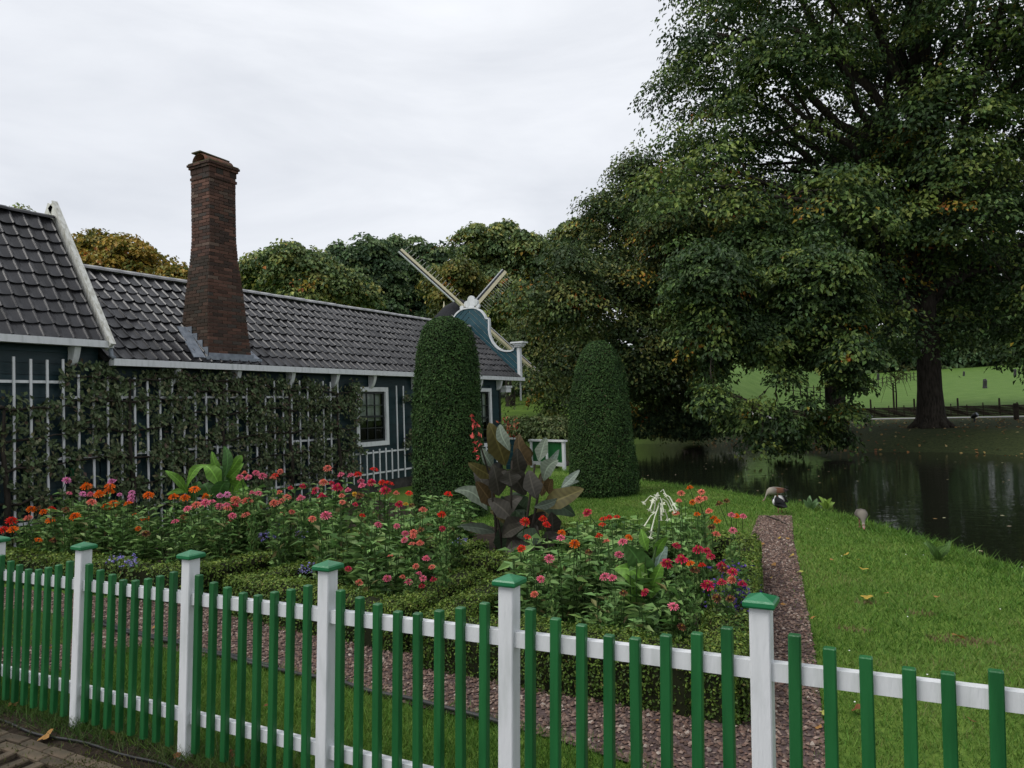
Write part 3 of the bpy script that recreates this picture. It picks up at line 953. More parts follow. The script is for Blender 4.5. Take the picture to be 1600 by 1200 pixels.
# added pale sheet imitating light through the joints, white moulding on the edge
bk = bmesh.new(); bk.faces.new([bk.verts.new((XR + (x - XR) * .985, 20.49, z - .01)) for x, z in outl]); me = bpy.data.meshes.new('gap_light_backing'); bk.to_mesh(me); bk.free()
mk('gap_light_backing', me, MT['white_old'], gab)
for hh in (half, mir):
    b = MB()
    for (p, q) in zip(hh[:-2], hh[1:-1]):
        b.bar((p[0], 20.49, p[1]), (q[0], 20.49, q[1]), .11, .05, up=(0, 0, 1) if abs(q[0] - p[0]) > abs(q[1] - p[1]) else (1, 0, 0))
    b.build('moulding', MT['white'], gab)
for sg in (1, -1):
    xo = XR + sg * (XR - (-11.08)) * -1
    b = MB(); b.box((xo - .05, 20.42, 2.66), (xo + .05, 20.56, 3.63))
    b.box((xo - .13, 20.38, 3.63), (xo + .13, 20.60, 3.68)); b.box((xo - .17, 20.35, 3.681), (xo + .17, 20.63, 3.74)); b.box((xo - .23, 20.31, 3.741), (xo + .23, 20.67, 3.79))
    b.build('pillar', MT['white'], gab)
    # verge trim along the roof edge
    MB().bar((xo, 20.44, 2.72), (XR, 20.44, 4.42), .035, .10, up=(1.71 * sg, 0, 1.84)).build('verge_board', MT['teal_light'], gab)
b = MB()
def disc(cx, cz, r, y0=20.46, y1=20.54, n=14):
    V = [(cx + r * math.cos(2 * math.pi * i / n), y, cz + r * math.sin(2 * math.pi * i / n)) for y in (y0, y1) for i in range(n)]
    b.add(V, [tuple(range(n)), tuple(range(2 * n - 1, n - 1, -1))] + [(i, n + i, n + (i + 1) % n, (i + 1) % n) for i in range(n)])
disc(XR + .1, 5.33, .14); disc(XR + .1, 5.20, .17, 20.455, 20.545); disc(XR - .06, 5.20, .11, 20.45, 20.55); disc(XR + .26, 5.22, .11, 20.45, 20.55); disc(XR - .28, 5.10, .07); disc(XR + .36, 5.10, .07)
b.build('finial', MT['white'], gab)
b = MB(); b.box((-11.5, 19.45, 2.16), (-11.02, 19.75, 2.30)); b.box((-11.5, 19.41, 2.301), (-10.99, 19.79, 2.36))
inv(b.build('cornice', MT['white'], house), house)
inv(MB().box((-11.06, 20.40, 1.9), (-11.02, 20.44, 2.52)).build('downpipe', MT['white'], house), house)

# chimney
chim = empty('chimney', (0, 0, 0)); chim.parent = house; chim.matrix_parent_inverse = Matrix.Translation(house.location).inverted()
zk = np.array([2.70, 3.4, 4.0, 4.6, 5.0, 5.8, 6.25])
yl = np.array([8.70, 8.72, 8.76, 8.82, 8.85, 8.85, 8.86])
yr = np.array([9.68, 9.60, 9.55, 9.47, 9.44, 9.44, 9.45])
xf = np.array([-11.05, -11.08, -11.11, -11.14, -11.15, -11.15, -11.15])
xk = np.array([-11.85, -11.80, -11.74, -11.68, -11.66, -11.66, -11.66])
def sect(z): return [float(np.interp(z, zk, a)) for a in (xk, xf, yl, yr)]
core = MB(); V = []
for z in zk:
    a, b_, c_, d_ = sect(z); e = .012
    V += [(a + e, c_ + e, z), (b_ - e, c_ + e, z), (b_ - e, d_ - e, z), (a + e, d_ - e, z)]
Fq = [(4 * k + i, 4 * k + (i + 1) % 4, 4 * k + 4 + (i + 1) % 4, 4 * k + 4 + i) for k in range(len(zk) - 1) for i in range(4)] + [(24, 25, 26, 27)]
core.add(V, Fq).build('mortar_core', MT['mortar'], chim)
br = MB(); ch = .0625
bp = np.array([(.070, .040, .031), (.088, .046, .034), (.052, .035, .029), (.118, .062, .046), (.056, .046, .040), (.105, .074, .058)])
nz_ = int((6.25 - 2.70) / ch)
def brickcol(z, face):
    c = bp[rng.choice(6, p=[.3, .25, .2, .1, .1, .05])] * rng.uniform(.75, 1.2)
    if face == 'left' and z < 4.6: c = c * .6 + np.array([.03, .032, .022]) * .4     # left face darker and greener low down
    return c
for k in range(nz_):
    z0 = 2.70 + k * ch; z1 = z0 + ch - .010
    a, b_, c_, d_ = sect(z0 + ch / 2)
    st = .21 if k % 2 else .105
    def course(p0, p1, emit, off):
        L_ = np.linalg.norm(p1 - p0); t = 0; n = 0
        while t < L_ - .02:
            ln = (.105 if (n == 0 and off) else .21); e = min(t + ln, L_)
            emit(t / L_, (e - .009) / L_); t = e; n += 1
    pr_ = lambda: .004 + rng.uniform(-.003, .004)
    # front face (x = b_), y from c_ to d_
    course(np.array([c_]), np.array([d_]), lambda s0, s1: br.box((b_ - .05, c_ + (d_ - c_) * s0, z0), (b_ + pr_(), c_ + (d_ - c_) * s1, z1), brickcol(z0, 'front')), k % 2)
    course(np.array([a]), np.array([b_]), lambda s0, s1: br.box((a + (b_ - a) * s0 + .001, c_ - pr_(), z0), (a + (b_ - a) * s1 - .001, c_ + .05, z1), brickcol(z0, 'left')), (k + 1) % 2)
    course(np.array([a]), np.array([b_]), lambda s0, s1: br.box((a + (b_ - a) * s0, d_ - .05, z0), (a + (b_ - a) * s1 - .002, d_ + pr_(), z1), brickcol(z0, 'right')), (k + 1) % 2)
    br.box((a - .004, c_ + .01, z0), (a + .05, d_ - .01, z1), brickcol(z0, 'back'))
br.build('brick_courses', MT['pieces'], chim, usecol=True, kind='stuff')
# corbelled head
hd = MB()
for z0, h, g in ((6.09, .05, .018), (6.195, .10, .012), (6.297, .045, .036), (6.344, .042, .058)):
    a, b_, c_, d_ = sect(6.2)
    L_ = d_ - c_ + 2 * g; n = 4
    for i in range(n): hd.box((b_ - .04, c_ - g + L_ * i / n + .004, z0), (b_ + g, c_ - g + L_ * (i + 1) / n - .004, z0 + h), brickcol(7, 'f') * .8)
    for i in range(3): hd.box((a - g + (b_ - a + g) * i / 3 + .004, c_ - g, z0 + .001), (a - g + (b_ - a + g) * (i + 1) / 3 - .004, c_ + .06, z0 + h - .001), brickcol(7, 'f') * .8)
    hd.box((a - g, c_ + .061, z0), (b_ - .041, d_ + g, z0 + h), brickcol(7, 'f') * .8)
hd.build('chimney_head', MT['pieces'], chim, usecol=True)
MB().box((-11.70, 8.82, 6.388), (-11.11, 9.49, 6.412)).build('mossy_slab', MT['moss'], chim)
# curved terracotta cowl lying along the top
V = []; n = 12
for y in (8.83, 9.46):
    for rr in (.19, .165):
        for i in range(n + 1):
            t = math.pi * (i / n) * 1.0
            V.append((-11.40 + rr * math.cos(t), y, 6.405 + rr * math.sin(t) * .85))
m_ = n + 1
F = [(i, i + 1, 2 * m_ + i + 1, 2 * m_ + i) for i in range(n)] + [(m_ + i + 1, m_ + i, 3 * m_ + i, 3 * m_ + i + 1) for i in range(n)] + [(i + 1, i, m_ + i, m_ + i + 1) for i in range(n)] + [(2 * m_ + i, 2 * m_ + i + 1, 3 * m_ + i + 1, 3 * m_ + i) for i in range(n)]
MB().add(V, F).build('chimney_cowl', MT['terracotta'], chim, smooth=True)
MB().bar((-11.42, 8.78, 6.575), (-11.42, 9.44, 6.560), .24, .022).build('cowl_cover', MT['moss'], chim)
# stepped lead flashing and soakers
def onroof(y, v, h): return LP(y, v, h)
fl = MB()
fl.add([onroof(8.36, .05, .055), onroof(8.60, .05, .055), onroof(8.72, .95, .06), onroof(8.52, .95, .06)], [(0, 1, 2, 3)])
fl.add([onroof(8.36, .05, .04), onroof(8.60, .05, .04), onroof(8.72, .95, .045), onroof(8.52, .95, .045)], [(3, 2, 1, 0)])
fl.build('flashing', MT['lead'], chim)
for i, v in enumerate((.16, .36, .56, .76)):
    p = onroof(8.68, v, 0)
    a, b_, c_, d_ = sect(p[2] + .1)
    MB().box((p[0] - .14, c_ - .02, p[2] - .03), (p[0] + .06, c_ - .008, p[2] + .17)).build('flashing', MT['lead'], chim)
MB().box((-11.04, 8.62, 2.70), (-10.99, 9.86, 2.76)).build('flashing', MT['lead'], chim)
MB().box((-11.05, 8.70, 2.761), (-11.035, 9.70, 2.83)).build('flashing', MT['lead'], chim)
MB().add([onroof(9.70, .02, .06), onroof(9.86, .02, .06), onroof(9.74, .55, .06), onroof(9.64, .55, .06)], [(0, 1, 2, 3)]).build('flashing', MT['lead'], chim)

# ------------------------------------------------------------------ trellis and espaliers
XT = -11.10
def ordinal(i):
    w_ = ['first', 'second', 'third', 'fourth', 'fifth', 'sixth', 'seventh', 'eighth', 'ninth', 'tenth', 'eleventh', 'twelfth', 'thirteenth', 'fourteenth', 'fifteenth', 'sixteenth', 'seventeenth', 'eighteenth', 'nineteenth', 'twentieth']
    return w_[i] if i < len(w_) else ('twenty-' + w_[i - 20] if i < 29 else '%dth' % (i + 1))
trel = empty('trellis', (XT, 9, -.2), label='white slatted trellis fixed along the teal house wall', cat='trellis')
sy0, sst = 5.50, .2262
nsl = 31
slat_y = [sy0 + (n - 1) * sst for n in range(-3, nsl)]
for y in slat_y:
    top = 2.60 if y < 6.35 else 2.36
    zb = -.15
    inv(MB().cbox((XT - .012, y - .017, zb), (XT + .012, y + .017, top + random.uniform(-.02, .02)), .003).build('slat', MT['white'], trel), trel)
y_end = slat_y[-1]
for (ya, yb, z) in ((4.5, 6.2, 2.26), (6.16, y_end, 2.03), (4.5, y_end, 1.12), (4.5, y_end, .235)):
    inv(MB().bar((XT - .03, ya, z), (XT - .03, yb, z), .022, .04).build('rail', MT['white'], trel), trel)
low = [y_end + .23 * (k + 1) for k in range(8)]
for y in low:
    inv(MB().cbox((XT - .012, y - .017, .05), (XT + .012, y + .017, .80 + random.uniform(-.03, .03)), .003).build('slat', MT['white'], trel), trel)
for y in (low[-1] + .23, low[-1] + .5, 15.2, 15.45, 15.7, 17.2, 17.45):
    inv(MB().cbox((XT - .012, y - .017, .05), (XT + .012, y + .017, 2.30), .003).build('slat', MT['white'], trel), trel)
for y in (18.0, 18.3, 18.6, 18.9, 19.2):
    inv(MB().cbox((XT - .012, y - .017, .05), (XT + .012, y + .017, .55), .003).build('slat', MT['white'], trel), trel)
inv(MB().bar((XT - .03, y_end, .72), (XT - .03, 14.6, .72), .022, .04).build('rail', MT['white'], trel), trel)
inv(MB().bar((XT - .03, y_end, .235), (XT - .03, 15.9, .235), .022, .04).build('rail', MT['white'], trel), trel)
inv(MB().bar((XT - .03, 17.9, .48), (XT - .03, 19.25, .48), .022, .04).build('rail', MT['white'], trel), trel)

EP = [(0.051, 0.074, 0.033), (0.079, 0.113, 0.049), (0.115, 0.154, 0.072), (0.160, 0.192, 0.100), (0.179, 0.179, 0.096), (0.115, 0.083, 0.058)]
def espalier(yc, hw, tiers, dens, seed, label, clip_top=2.4):
    r = np.random.default_rng(seed)
    t = empty('espalier_tree', (XT + .06, yc, gz(XT)), label=label, cat='espalier', group='espaliers trained along the trellis')
    xb = XT + .05
    b = MB()
    b.tube([(xb, yc, gz(XT) - .05), (xb + .02, yc + .03, .6), (xb, yc - .02, 1.3), (xb, yc, tiers[-1])], [.045, .04, .03, .018], 7)
    inv(b.build('trunk', MT['bark'], t, smooth=True), t)
    PP, NN = [], []
    for z in tiers:
        for sg in (-1, 1):
            pts = []
            for s_ in np.linspace(0, 1, 7):
                pts.append((xb + r.normal(0, .015), yc + sg * hw * s_, z + .06 * s_ + r.normal(0, .02)))
            inv(MB().tube(pts, np.linspace(.022, .008, 7), 5).build('branch', MT['bark'], t, smooth=True), t)
        n = int(dens * hw * 2 * 320)
        # spurs carry clumps of leaves
        ns = n // 15
        cy = yc + r.uniform(-hw, hw, ns); cz = z + .06 + r.normal(0, .125, ns) + .06 * np.sin(cy * 5); cx = XT - .03 + np.abs(r.normal(.03, .05, ns))
        k = r.integers(0, ns, n)
        P = np.stack([cx[k] + r.normal(0, .035, n) + .02, cy[k] + r.normal(0, .055, n), cz[k] + r.normal(0, .055, n)], 1)
        PP.append(P)
        NN.append(np.stack([.9 + 0 * k, r.normal(0, .55, n), .35 + r.normal(0, .5, n)], 1))
    P = np.concatenate(PP); N = np.concatenate(NN)
    ok = (P[:, 2] < clip_top + r.normal(0, .05, len(P)))
    P, N = P[ok], N[ok]
    n = len(P)
    dr = np.stack([.3 + 0 * P[:, 0], r.normal(0, .7, n), -.6 + r.normal(0, .5, n)], 1)
    V, F, Cc = leafcloud(P, N, r.uniform(.07, .11, n), r.uniform(.040, .062, n), blend(EP, r.choice(6, n, p=[.25, .28, .22, .14, .07, .04]), .3, r), .12, seed, dr, .12)
    inv(mk('foliage', npmesh('foliage', V, F, Cc), MT['leaf'], t), t)
    return t
espalier(5.35, 1.0, [.15, .55, 1.0, 1.42, 1.85], .75, 51, 'espalier tree at the left edge below the higher bare slats', 2.05)
espalier(7.2, 1.0, [.2, .6, 1.05, 1.5, 1.95, 2.3], 1.0, 52, 'dense espalier tree between the bird box and the chimney', 2.55)
espalier(9.0, 1.0, [.35, .8, 1.25, 1.7, 2.1, 2.3], .95, 53, 'espalier tree on the trellis right below the brick chimney', 2.45)
espalier(10.6, .85, [.4, .85, 1.3, 1.75, 2.15], 1.05, 54, 'dense espalier tree midway between chimney and first window', 2.5)
espalier(12.0, .78, [.45, .85, 1.3, 1.75, 2.1], 1.05, 55, 'espalier tree beside the left frame of the first window', 2.35)
espalier(14.75, .45, [.55, .95, 1.9], .55, 56, 'sparse espalier tree between the first window and the left yew', 2.1)
# small green bird box fixed behind the slats
bb = MB(); bb.box((XT - .09, 6.30, .93), (XT - .03, 6.45, .985)); bb.box((XT - .09, 6.32, .78), (XT - .035, 6.43, .929))
bb.build('bird_box', MT['capgreen'], label='small green nest box on the wall behind the trellis slats', category='nest box')

# ------------------------------------------------------------------ clipped yews
YP = [(0.017, 0.039, 0.013), (0.026, 0.057, 0.017), (0.038, 0.082, 0.022), (0.057, 0.112, 0.031), (0.077, 0.137, 0.043), (0.064, 0.057, 0.029)]
def topiary(px, depth, prof, ybase, label, seed, nleaf):
    r = np.random.default_rng(seed)
    sc = depth / FPX
    c = at(px, 690, depth)
    zb = gz(c[0])
    t = empty('clipped_yew', (c[0], c[1], zb), label=label, cat='topiary', group='clipped yew columns')
    zs = np.array([(ybase - y) * sc for y, _ in prof]); rs = np.array([q * sc for _, q in prof])
    # solid twiggy core
    k = 28; V = []
    zz = np.linspace(0, zs[-1], 40)
    for z in zz:
        rr = max(np.interp(z, zs, rs) - .07, .005)
        for i in range(k):
            a = 2 * math.pi * i / k
            rw = rr * (1 + .028 * math.sin(3 * a + z * 2) + .020 * math.sin(7 * a - 3 * z))
            V.append((c[0] + rw * math.cos(a), c[1] + rw * math.sin(a), zb + z))
    F = [(j * k + i, j * k + (i + 1) % k, (j + 1) * k + (i + 1) % k, (j + 1) * k + i) for j in range(39) for i in range(k)]
    inv(MB().add(V, F).build('twig_core', MT['core'], t), t)
    # leaves over the surface
    u = np.linspace(0, zs[-1], 400); ru = np.interp(u, zs, rs)
    area = ru * np.hypot(1, np.gradient(ru, u)) + .01
    cdf = np.cumsum(area); cdf /= cdf[-1]
    z = np.interp(r.random(nleaf), cdf, u)
    a = r.uniform(0, 2 * math.pi, nleaf)
    slope = -np.interp(z, u, np.gradient(ru, u))
    rad = np.interp(z, zs, rs)
    rad = rad * (1 + .028 * np.sin(3 * a + z * 2) + .020 * np.sin(7 * a - 3 * z) + (r.random(nleaf) < .012) * r.uniform(.02, .08, nleaf)) - np.abs(r.normal(0, .035, nleaf)) + r.normal(0, .012, nleaf)
    rad = np.maximum(rad, .0)
    P = np.stack([c[0] + rad * np.cos(a), c[1] + rad * np.sin(a), zb + z], 1)
    N = unit(np.stack([np.cos(a), np.sin(a), slope], 1)) + r.normal(0, .55, (nleaf, 3)) + np.array([0, 0, .25])
    cl = np.sin(a * 9 + z * 11) * np.sin(z * 17 + a * 5)
    idx = np.clip((cl * .8 + r.normal(1.9, 1.0, nleaf)).round().astype(int), 0, 4)
    idx[r.random(nleaf) < .012] = 5
    V, F, Cc = leafcloud(P, N, r.uniform(.035, .06, nleaf), r.uniform(.014, .024, nleaf), blend(YP, idx, .25, r), .1, seed)
    inv(mk('foliage', npmesh('foliage', V, F, Cc), MT['leaf_matt'], t), t)
topiary(701, 12.3, [(812, 54), (800, 58), (760, 57), (700, 55), (650, 53.5), (600, 52), (560, 48), (540, 44.5), (520, 38), (509, 30), (503, 20), (499.5, 8), (499, 0)], 812,
        'taller clipped yew column standing just before the house window', 61, 52000)
topiary(940, 14.4, [(781, 49), (772, 54), (750, 54), (700, 50), (650, 47), (620, 44), (590, 39.5), (570, 34), (555, 26), (546, 18), (541, 9), (540, 0)], 781,
        'clipped yew column standing alone on the lawn by the pond', 62, 44000)

# ------------------------------------------------------------------ box hedges
BP = [(0.040, 0.075, 0.013), (0.065, 0.114, 0.017), (0.101, 0.163, 0.025), (0.144, 0.211, 0.034), (0.213, 0.279, 0.053), (0.150, 0.135, 0.037)]
HSEG = []
def hedge(path, w_, h, label, seed, dens=2600, closed=False):
    HSEG.extend(zip(path[:-1], path[1:]))
    r = np.random.default_rng(seed)
    path = [np.array(p, float) for p in path]
    if closed: path = path + [path[0]]
    cx, cy = np.mean([p for p in path], axis=0)
    t = empty('box_hedge', (cx, cy, gz(cx)), label=label, cat='hedge', group='low clipped box hedges')
    core = MB(); PP, NN = [], []
    for a, b in zip(path[:-1], path[1:]):
        d = b - a; L_ = np.linalg.norm(d); d /= L_; nrm = np.array([-d[1], d[0]])
        a2, b2 = a - d * (w_ * .42), b + d * (w_ * .42)
        i_ = .028
        q = w_ / 2 - i_
        V = []
        for p in (a2 + d * i_, b2 - d * i_):
            for sg, zz in ((-1, 0), (1, 0), (1, h - i_ - .04), (.7, h - i_), (-.7, h - i_), (-1, h - i_ - .04)):
                x, y = p + nrm * q * sg
                V.append((x, y, gz(x) + zz))
        core.add(V, [(0, 1, 2, 3, 4, 5)[::-1], (6, 7, 8, 9, 10, 11)] + [(i, (i + 1) % 6, 6 + (i + 1) % 6, 6 + i) for i in range(6)])
        L2 = np.linalg.norm(b2 - a2)
        dist = np.hypot(*((a + b) / 2))
        n = int(L2 * (w_ + 2 * h) * dens * min(1, (6.0 / dist) ** 1.3))
        s_ = r.uniform(-.5, .5, n) * (w_ + 2 * h); l_ = r.uniform(0, L2, n)
        off = np.clip(s_, -w_ / 2, w_ / 2); z = np.where(np.abs(s_) > w_ / 2, h - (np.abs(s_) - w_ / 2), h)
        # rounded shoulder
        sh = np.clip((np.abs(off) - w_ * .32) / (w_ * .18), 0, 1)
        z = np.where(np.abs(s_) <= w_ / 2, z - .035 * sh ** 2, z)
        wob = .02 * np.sin(l_ * 3.1 + a[0] * 5) + .012 * np.sin(l_ * 9.7 + 2 * s_)
        P2 = a2 + d * l_[:, None] + nrm * (off + np.sign(s_) * (np.abs(s_) > w_ / 2) * wob)[:, None]
        zz = z + np.where(np.abs(s_) <= w_ / 2, wob, 0) + r.normal(0, .010, n)
        dep = np.abs(r.normal(0, .014, n))
        nn = np.where((np.abs(s_) > w_ / 2)[:, None], np.concatenate([nrm[None] * np.sign(s_)[:, None], .25 + 0 * s_[:, None]], 1), np.concatenate([nrm[None] * (off / w_)[:, None], 1 + 0 * s_[:, None]], 1))
        P = np.concatenate([P2, (zz + S * P2[:, 0])[:, None]], 1) - nn * dep[:, None]
        PP.append(P); NN.append(nn)
        # end faces
        for p, sg in ((a2, -1), (b2, 1)):
            m = int(w_ * h * dens * min(1, (6.0 / dist) ** 1.3))
            e = p + nrm * r.uniform(-w_ / 2, w_ / 2, m)[:, None]
            PP.append(np.concatenate([e, (r.uniform(0, h - .01, m) + S * e[:, 0])[:, None]], 1) - np.array([*(d * sg), 0]) * np.abs(r.normal(0, .014, m))[:, None])
            NN.append(np.tile(np.array([d[0] * sg, d[1] * sg, .25]), (m, 1)))
    inv(core.build('twig_core', MT['core'], t), t)
    P = np.concatenate(PP); N = np.concatenate(NN); n = len(P)
    keep = P[:, 2] - S * P[:, 0] > .015
    P, N = P[keep], N[keep]; n = len(P)
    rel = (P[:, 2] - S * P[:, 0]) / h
    near_top = np.clip((rel - .55) * 2, 0, 1)         # leaf colours get paler towards the clipped top
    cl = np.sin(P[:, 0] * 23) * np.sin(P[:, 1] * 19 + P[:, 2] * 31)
    idx = np.clip((r.normal(1.0, .9, n) + near_top * 1.3 + cl * .7).round().astype(int), 0, 4)
    idx[r.random(n) < .02] = 5
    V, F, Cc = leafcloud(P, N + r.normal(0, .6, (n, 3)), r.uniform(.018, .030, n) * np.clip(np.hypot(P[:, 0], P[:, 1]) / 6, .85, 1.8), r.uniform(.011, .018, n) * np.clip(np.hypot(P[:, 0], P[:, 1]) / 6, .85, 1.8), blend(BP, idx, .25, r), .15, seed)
    inv(mk('foliage', npmesh('foliage', V, F, Cc), MT['leaf'], t), t)
hedge([(-9.9, 4.62), (-6.16, 4.68), (-5.98, 7.0), (-6.1, 8.6)], .30, .34, 'low box hedge bordering the left bed behind the first posts', 71, 3600)
hedge([(-5.05, 6.35), (-5.30, 4.52), (-3.36, 4.26), (-3.46, 5.30)], .30, .35, 'low box hedge round the middle bed of red and pink zinnias', 72, 4600)
hedge([(-3.02, 5.15), (-2.86, 4.06), (-.98, 3.98), (-1.46, 7.05)], .30, .36, 'low box hedge round the right bed beside the gravel path', 73, 5600)
hedge([(-4.75, 6.55), (-4.15, 6.45)], .32, .36, 'short box hedge behind the middle bed left of the dark canna', 74, 4000)
hedge([(-3.72, 5.98), (-3.30, 6.02)], .34, .34, 'short rounded box hedge block just in front of the dark canna', 75, 4600)
hedge([(-3.7, 7.62), (-1.55, 7.42)], .30, .36, 'box hedge along the lawn behind the right flower bed', 76, 4000)

# ------------------------------------------------------------------ zinnias
COLS = {'o': ('orange', (.80, .17, .012)), 's': ('scarlet', (.72, .035, .022)), 'c': ('coral', (.80, .23, .17)), 'p': ('pink', (.80, .19, .30)),
        'm': ('crimson', (.60, .030, .10)), 'l': ('lilac pink', (.76, .27, .50)), 'b': ('faded brown', (.20, .075, .045)), 'y': ('yellow', (.75, .45, .05))}
def zinnia_head(kind, layers, seed, D=1.0):
    """unit-diameter flower head with its own stalk; layers of petals round a dark eye"""
    r = np.random.default_rng(seed)
    base = np.array(COLS[kind][1]); V, F, Cc = [], [], []
    nv = 0
    for q in range(layers):
        rad = .5 * (1 - .24 * q); n = 13 - 2 * q; zo = .07 * q; cup = .05 + .09 * q
        for i in range(n):
            a = 2 * math.pi * (i + .5 * (q % 2) + r.uniform(-.2, .2)) / n
            rr = rad * r.uniform(.86, 1.05); wd = rad * 2.7 / n
            d = np.array([math.cos(a), math.sin(a), 0]); s_ = np.array([-d[1], d[0], 0])
            zt = zo + cup * r.uniform(-.6, 1.0)
            pts = [d * rr * .2 + (0, 0, zo), d * rr * .72 + s_ * wd * .55 + (0, 0, zo + cup * .7 + .02), d * rr + s_ * wd * .28 + (0, 0, zt), d * rr - s_ * wd * .28 + (0, 0, zt), d * rr * .72 - s_ * wd * .55 + (0, 0, zo + cup * .7 + .02)]
            V += pts; F += [(nv, nv + 4, nv + 3), (nv, nv + 3, nv + 2), (nv, nv + 2, nv + 1)]; nv += 5
            c = base * r.uniform(.72, 1.15)
            if kind == 'b': c = np.array([(.16, .05, .03), (.30, .14, .07), (.10, .04, .03)])[r.integers(3)]
            Cc += [c * .6, c, c * 1.1, c * 1.1, c]
    # eye
    k = 8
    er = .12; ez = .07 * layers + .03
    ec = np.array([(.10, .015, .012), (.35, .20, .02), (.06, .02, .01)][seed % 3])
    ring = [(er * math.cos(2 * math.pi * i / k), er * math.sin(2 * math.pi * i / k), ez - .05) for i in range(k)] + [(0, 0, ez + .03)]
    V += [np.array(p) for p in ring]; F += [(nv + i, nv + (i + 1) % k, nv + k) for i in range(k)]; Cc += [ec] * (k + 1); nv += k + 1
    # calyx and stalk
    for z0, r0, z1, r1 in ((.0, .13, -.10, .05), (-.10, .035, -2.6, .04)):
        for z, rr in ((z0, r0), (z1, r1)):
            V += [np.array([rr * math.cos(2 * math.pi * i / 5) + (.12 if z < -1 else 0), rr * math.sin(2 * math.pi * i / 5), z]) for i in range(5)]
            Cc += [np.array([.04, .08, .022])] * 5
        F += [(nv + i, nv + (i + 1) % 5, nv + 5 + (i + 1) % 5) for i in range(5)] + [(nv + i, nv + 5 + (i + 1) % 5, nv + 5 + i) for i in range(5)]
        nv += 10
    me = npmesh('bloom', V, [np.array(F)], np.array(Cc))
    me.materials.append(MT['petal'])
    return me
HEADS = {k: [zinnia_head(k, 3, 3), zinnia_head(k, 4, 4), zinnia_head(k, 2, 5)] for k in COLS}

LPAL = [(0.059, 0.129, 0.033), (0.094, 0.185, 0.048), (0.137, 0.250, 0.070), (0.187, 0.317, 0.094), (0.251, 0.378, 0.127), (0.167, 0.152, 0.061)]
def zinnia_foliage(seed, lush=1.0):
    """unit-height bushy plant, about .26 in radius"""
    r = np.random.default_rng(seed)
    b = MB(); PP, NN, DD, LL = [], [], [], []
    for s_ in range(11):
        a = r.uniform(0, 6.28); sp = r.uniform(.05, .22); hh = r.uniform(.72, 1.0)
        p0 = np.array([.03 * math.cos(a), .03 * math.sin(a), 0]); p1 = np.array([sp * math.cos(a), sp * math.sin(a), hh])
        pm = (p0 + p1) / 2 + np.array([math.cos(a), math.sin(a), 0]) * sp * .25
        pts = [p0, pm, p1]
        b.tube(pts, [.008, .006, .004], 3, cap=False)
        for j in range(9):
            t = .12 + .86 * (j + r.uniform(0, .8)) / 9
            p = (1 - t) ** 2 * p0 + 2 * t * (1 - t) * pm + t * t * p1
            a2 = r.uniform(0, 6.28)
            for q in (0, math.pi):
                aa = a2 + q + r.normal(0, .3)
                dr = np.array([math.cos(aa), math.sin(aa), r.uniform(-.55, .45)])
                ln = r.uniform(.09, .155) * (1.15 - .3 * t) * lush
                PP.append(p + dr * ln * .55); DD.append(dr); NN.append(np.array([-math.cos(aa) * .5, -math.sin(aa) * .5, 1.]) + r.normal(0, .35, 3)); LL.append(ln)
    n = len(PP)
    Ln = np.array(LL)
    V, F, Cc = leafcloud(np.array(PP), np.array(NN), Ln, Ln * r.uniform(.36, .5, n), blend(LPAL, r.choice(6, n, p=[.18, .26, .26, .18, .09, .03]), .2, r), .16, seed, np.array(DD), .22, .42)
    sv = np.concatenate(b.V); g = np.array([f for f in b.F if len(f) == 4])
    allV = np.concatenate([V, sv]); 
    me = npmesh('foliage', allV, [F, g + len(V)], np.concatenate([Cc, np.tile((.045, .085, .025), (len(sv), 1))]))
    me.materials.append(MT['leaf'])
    return me
FOL = [zinnia_foliage(s, l) for s, l in ((81, 1.0), (82, 1.1), (83, .95), (84, 1.25), (85, 1.05), (86, 1.35))]

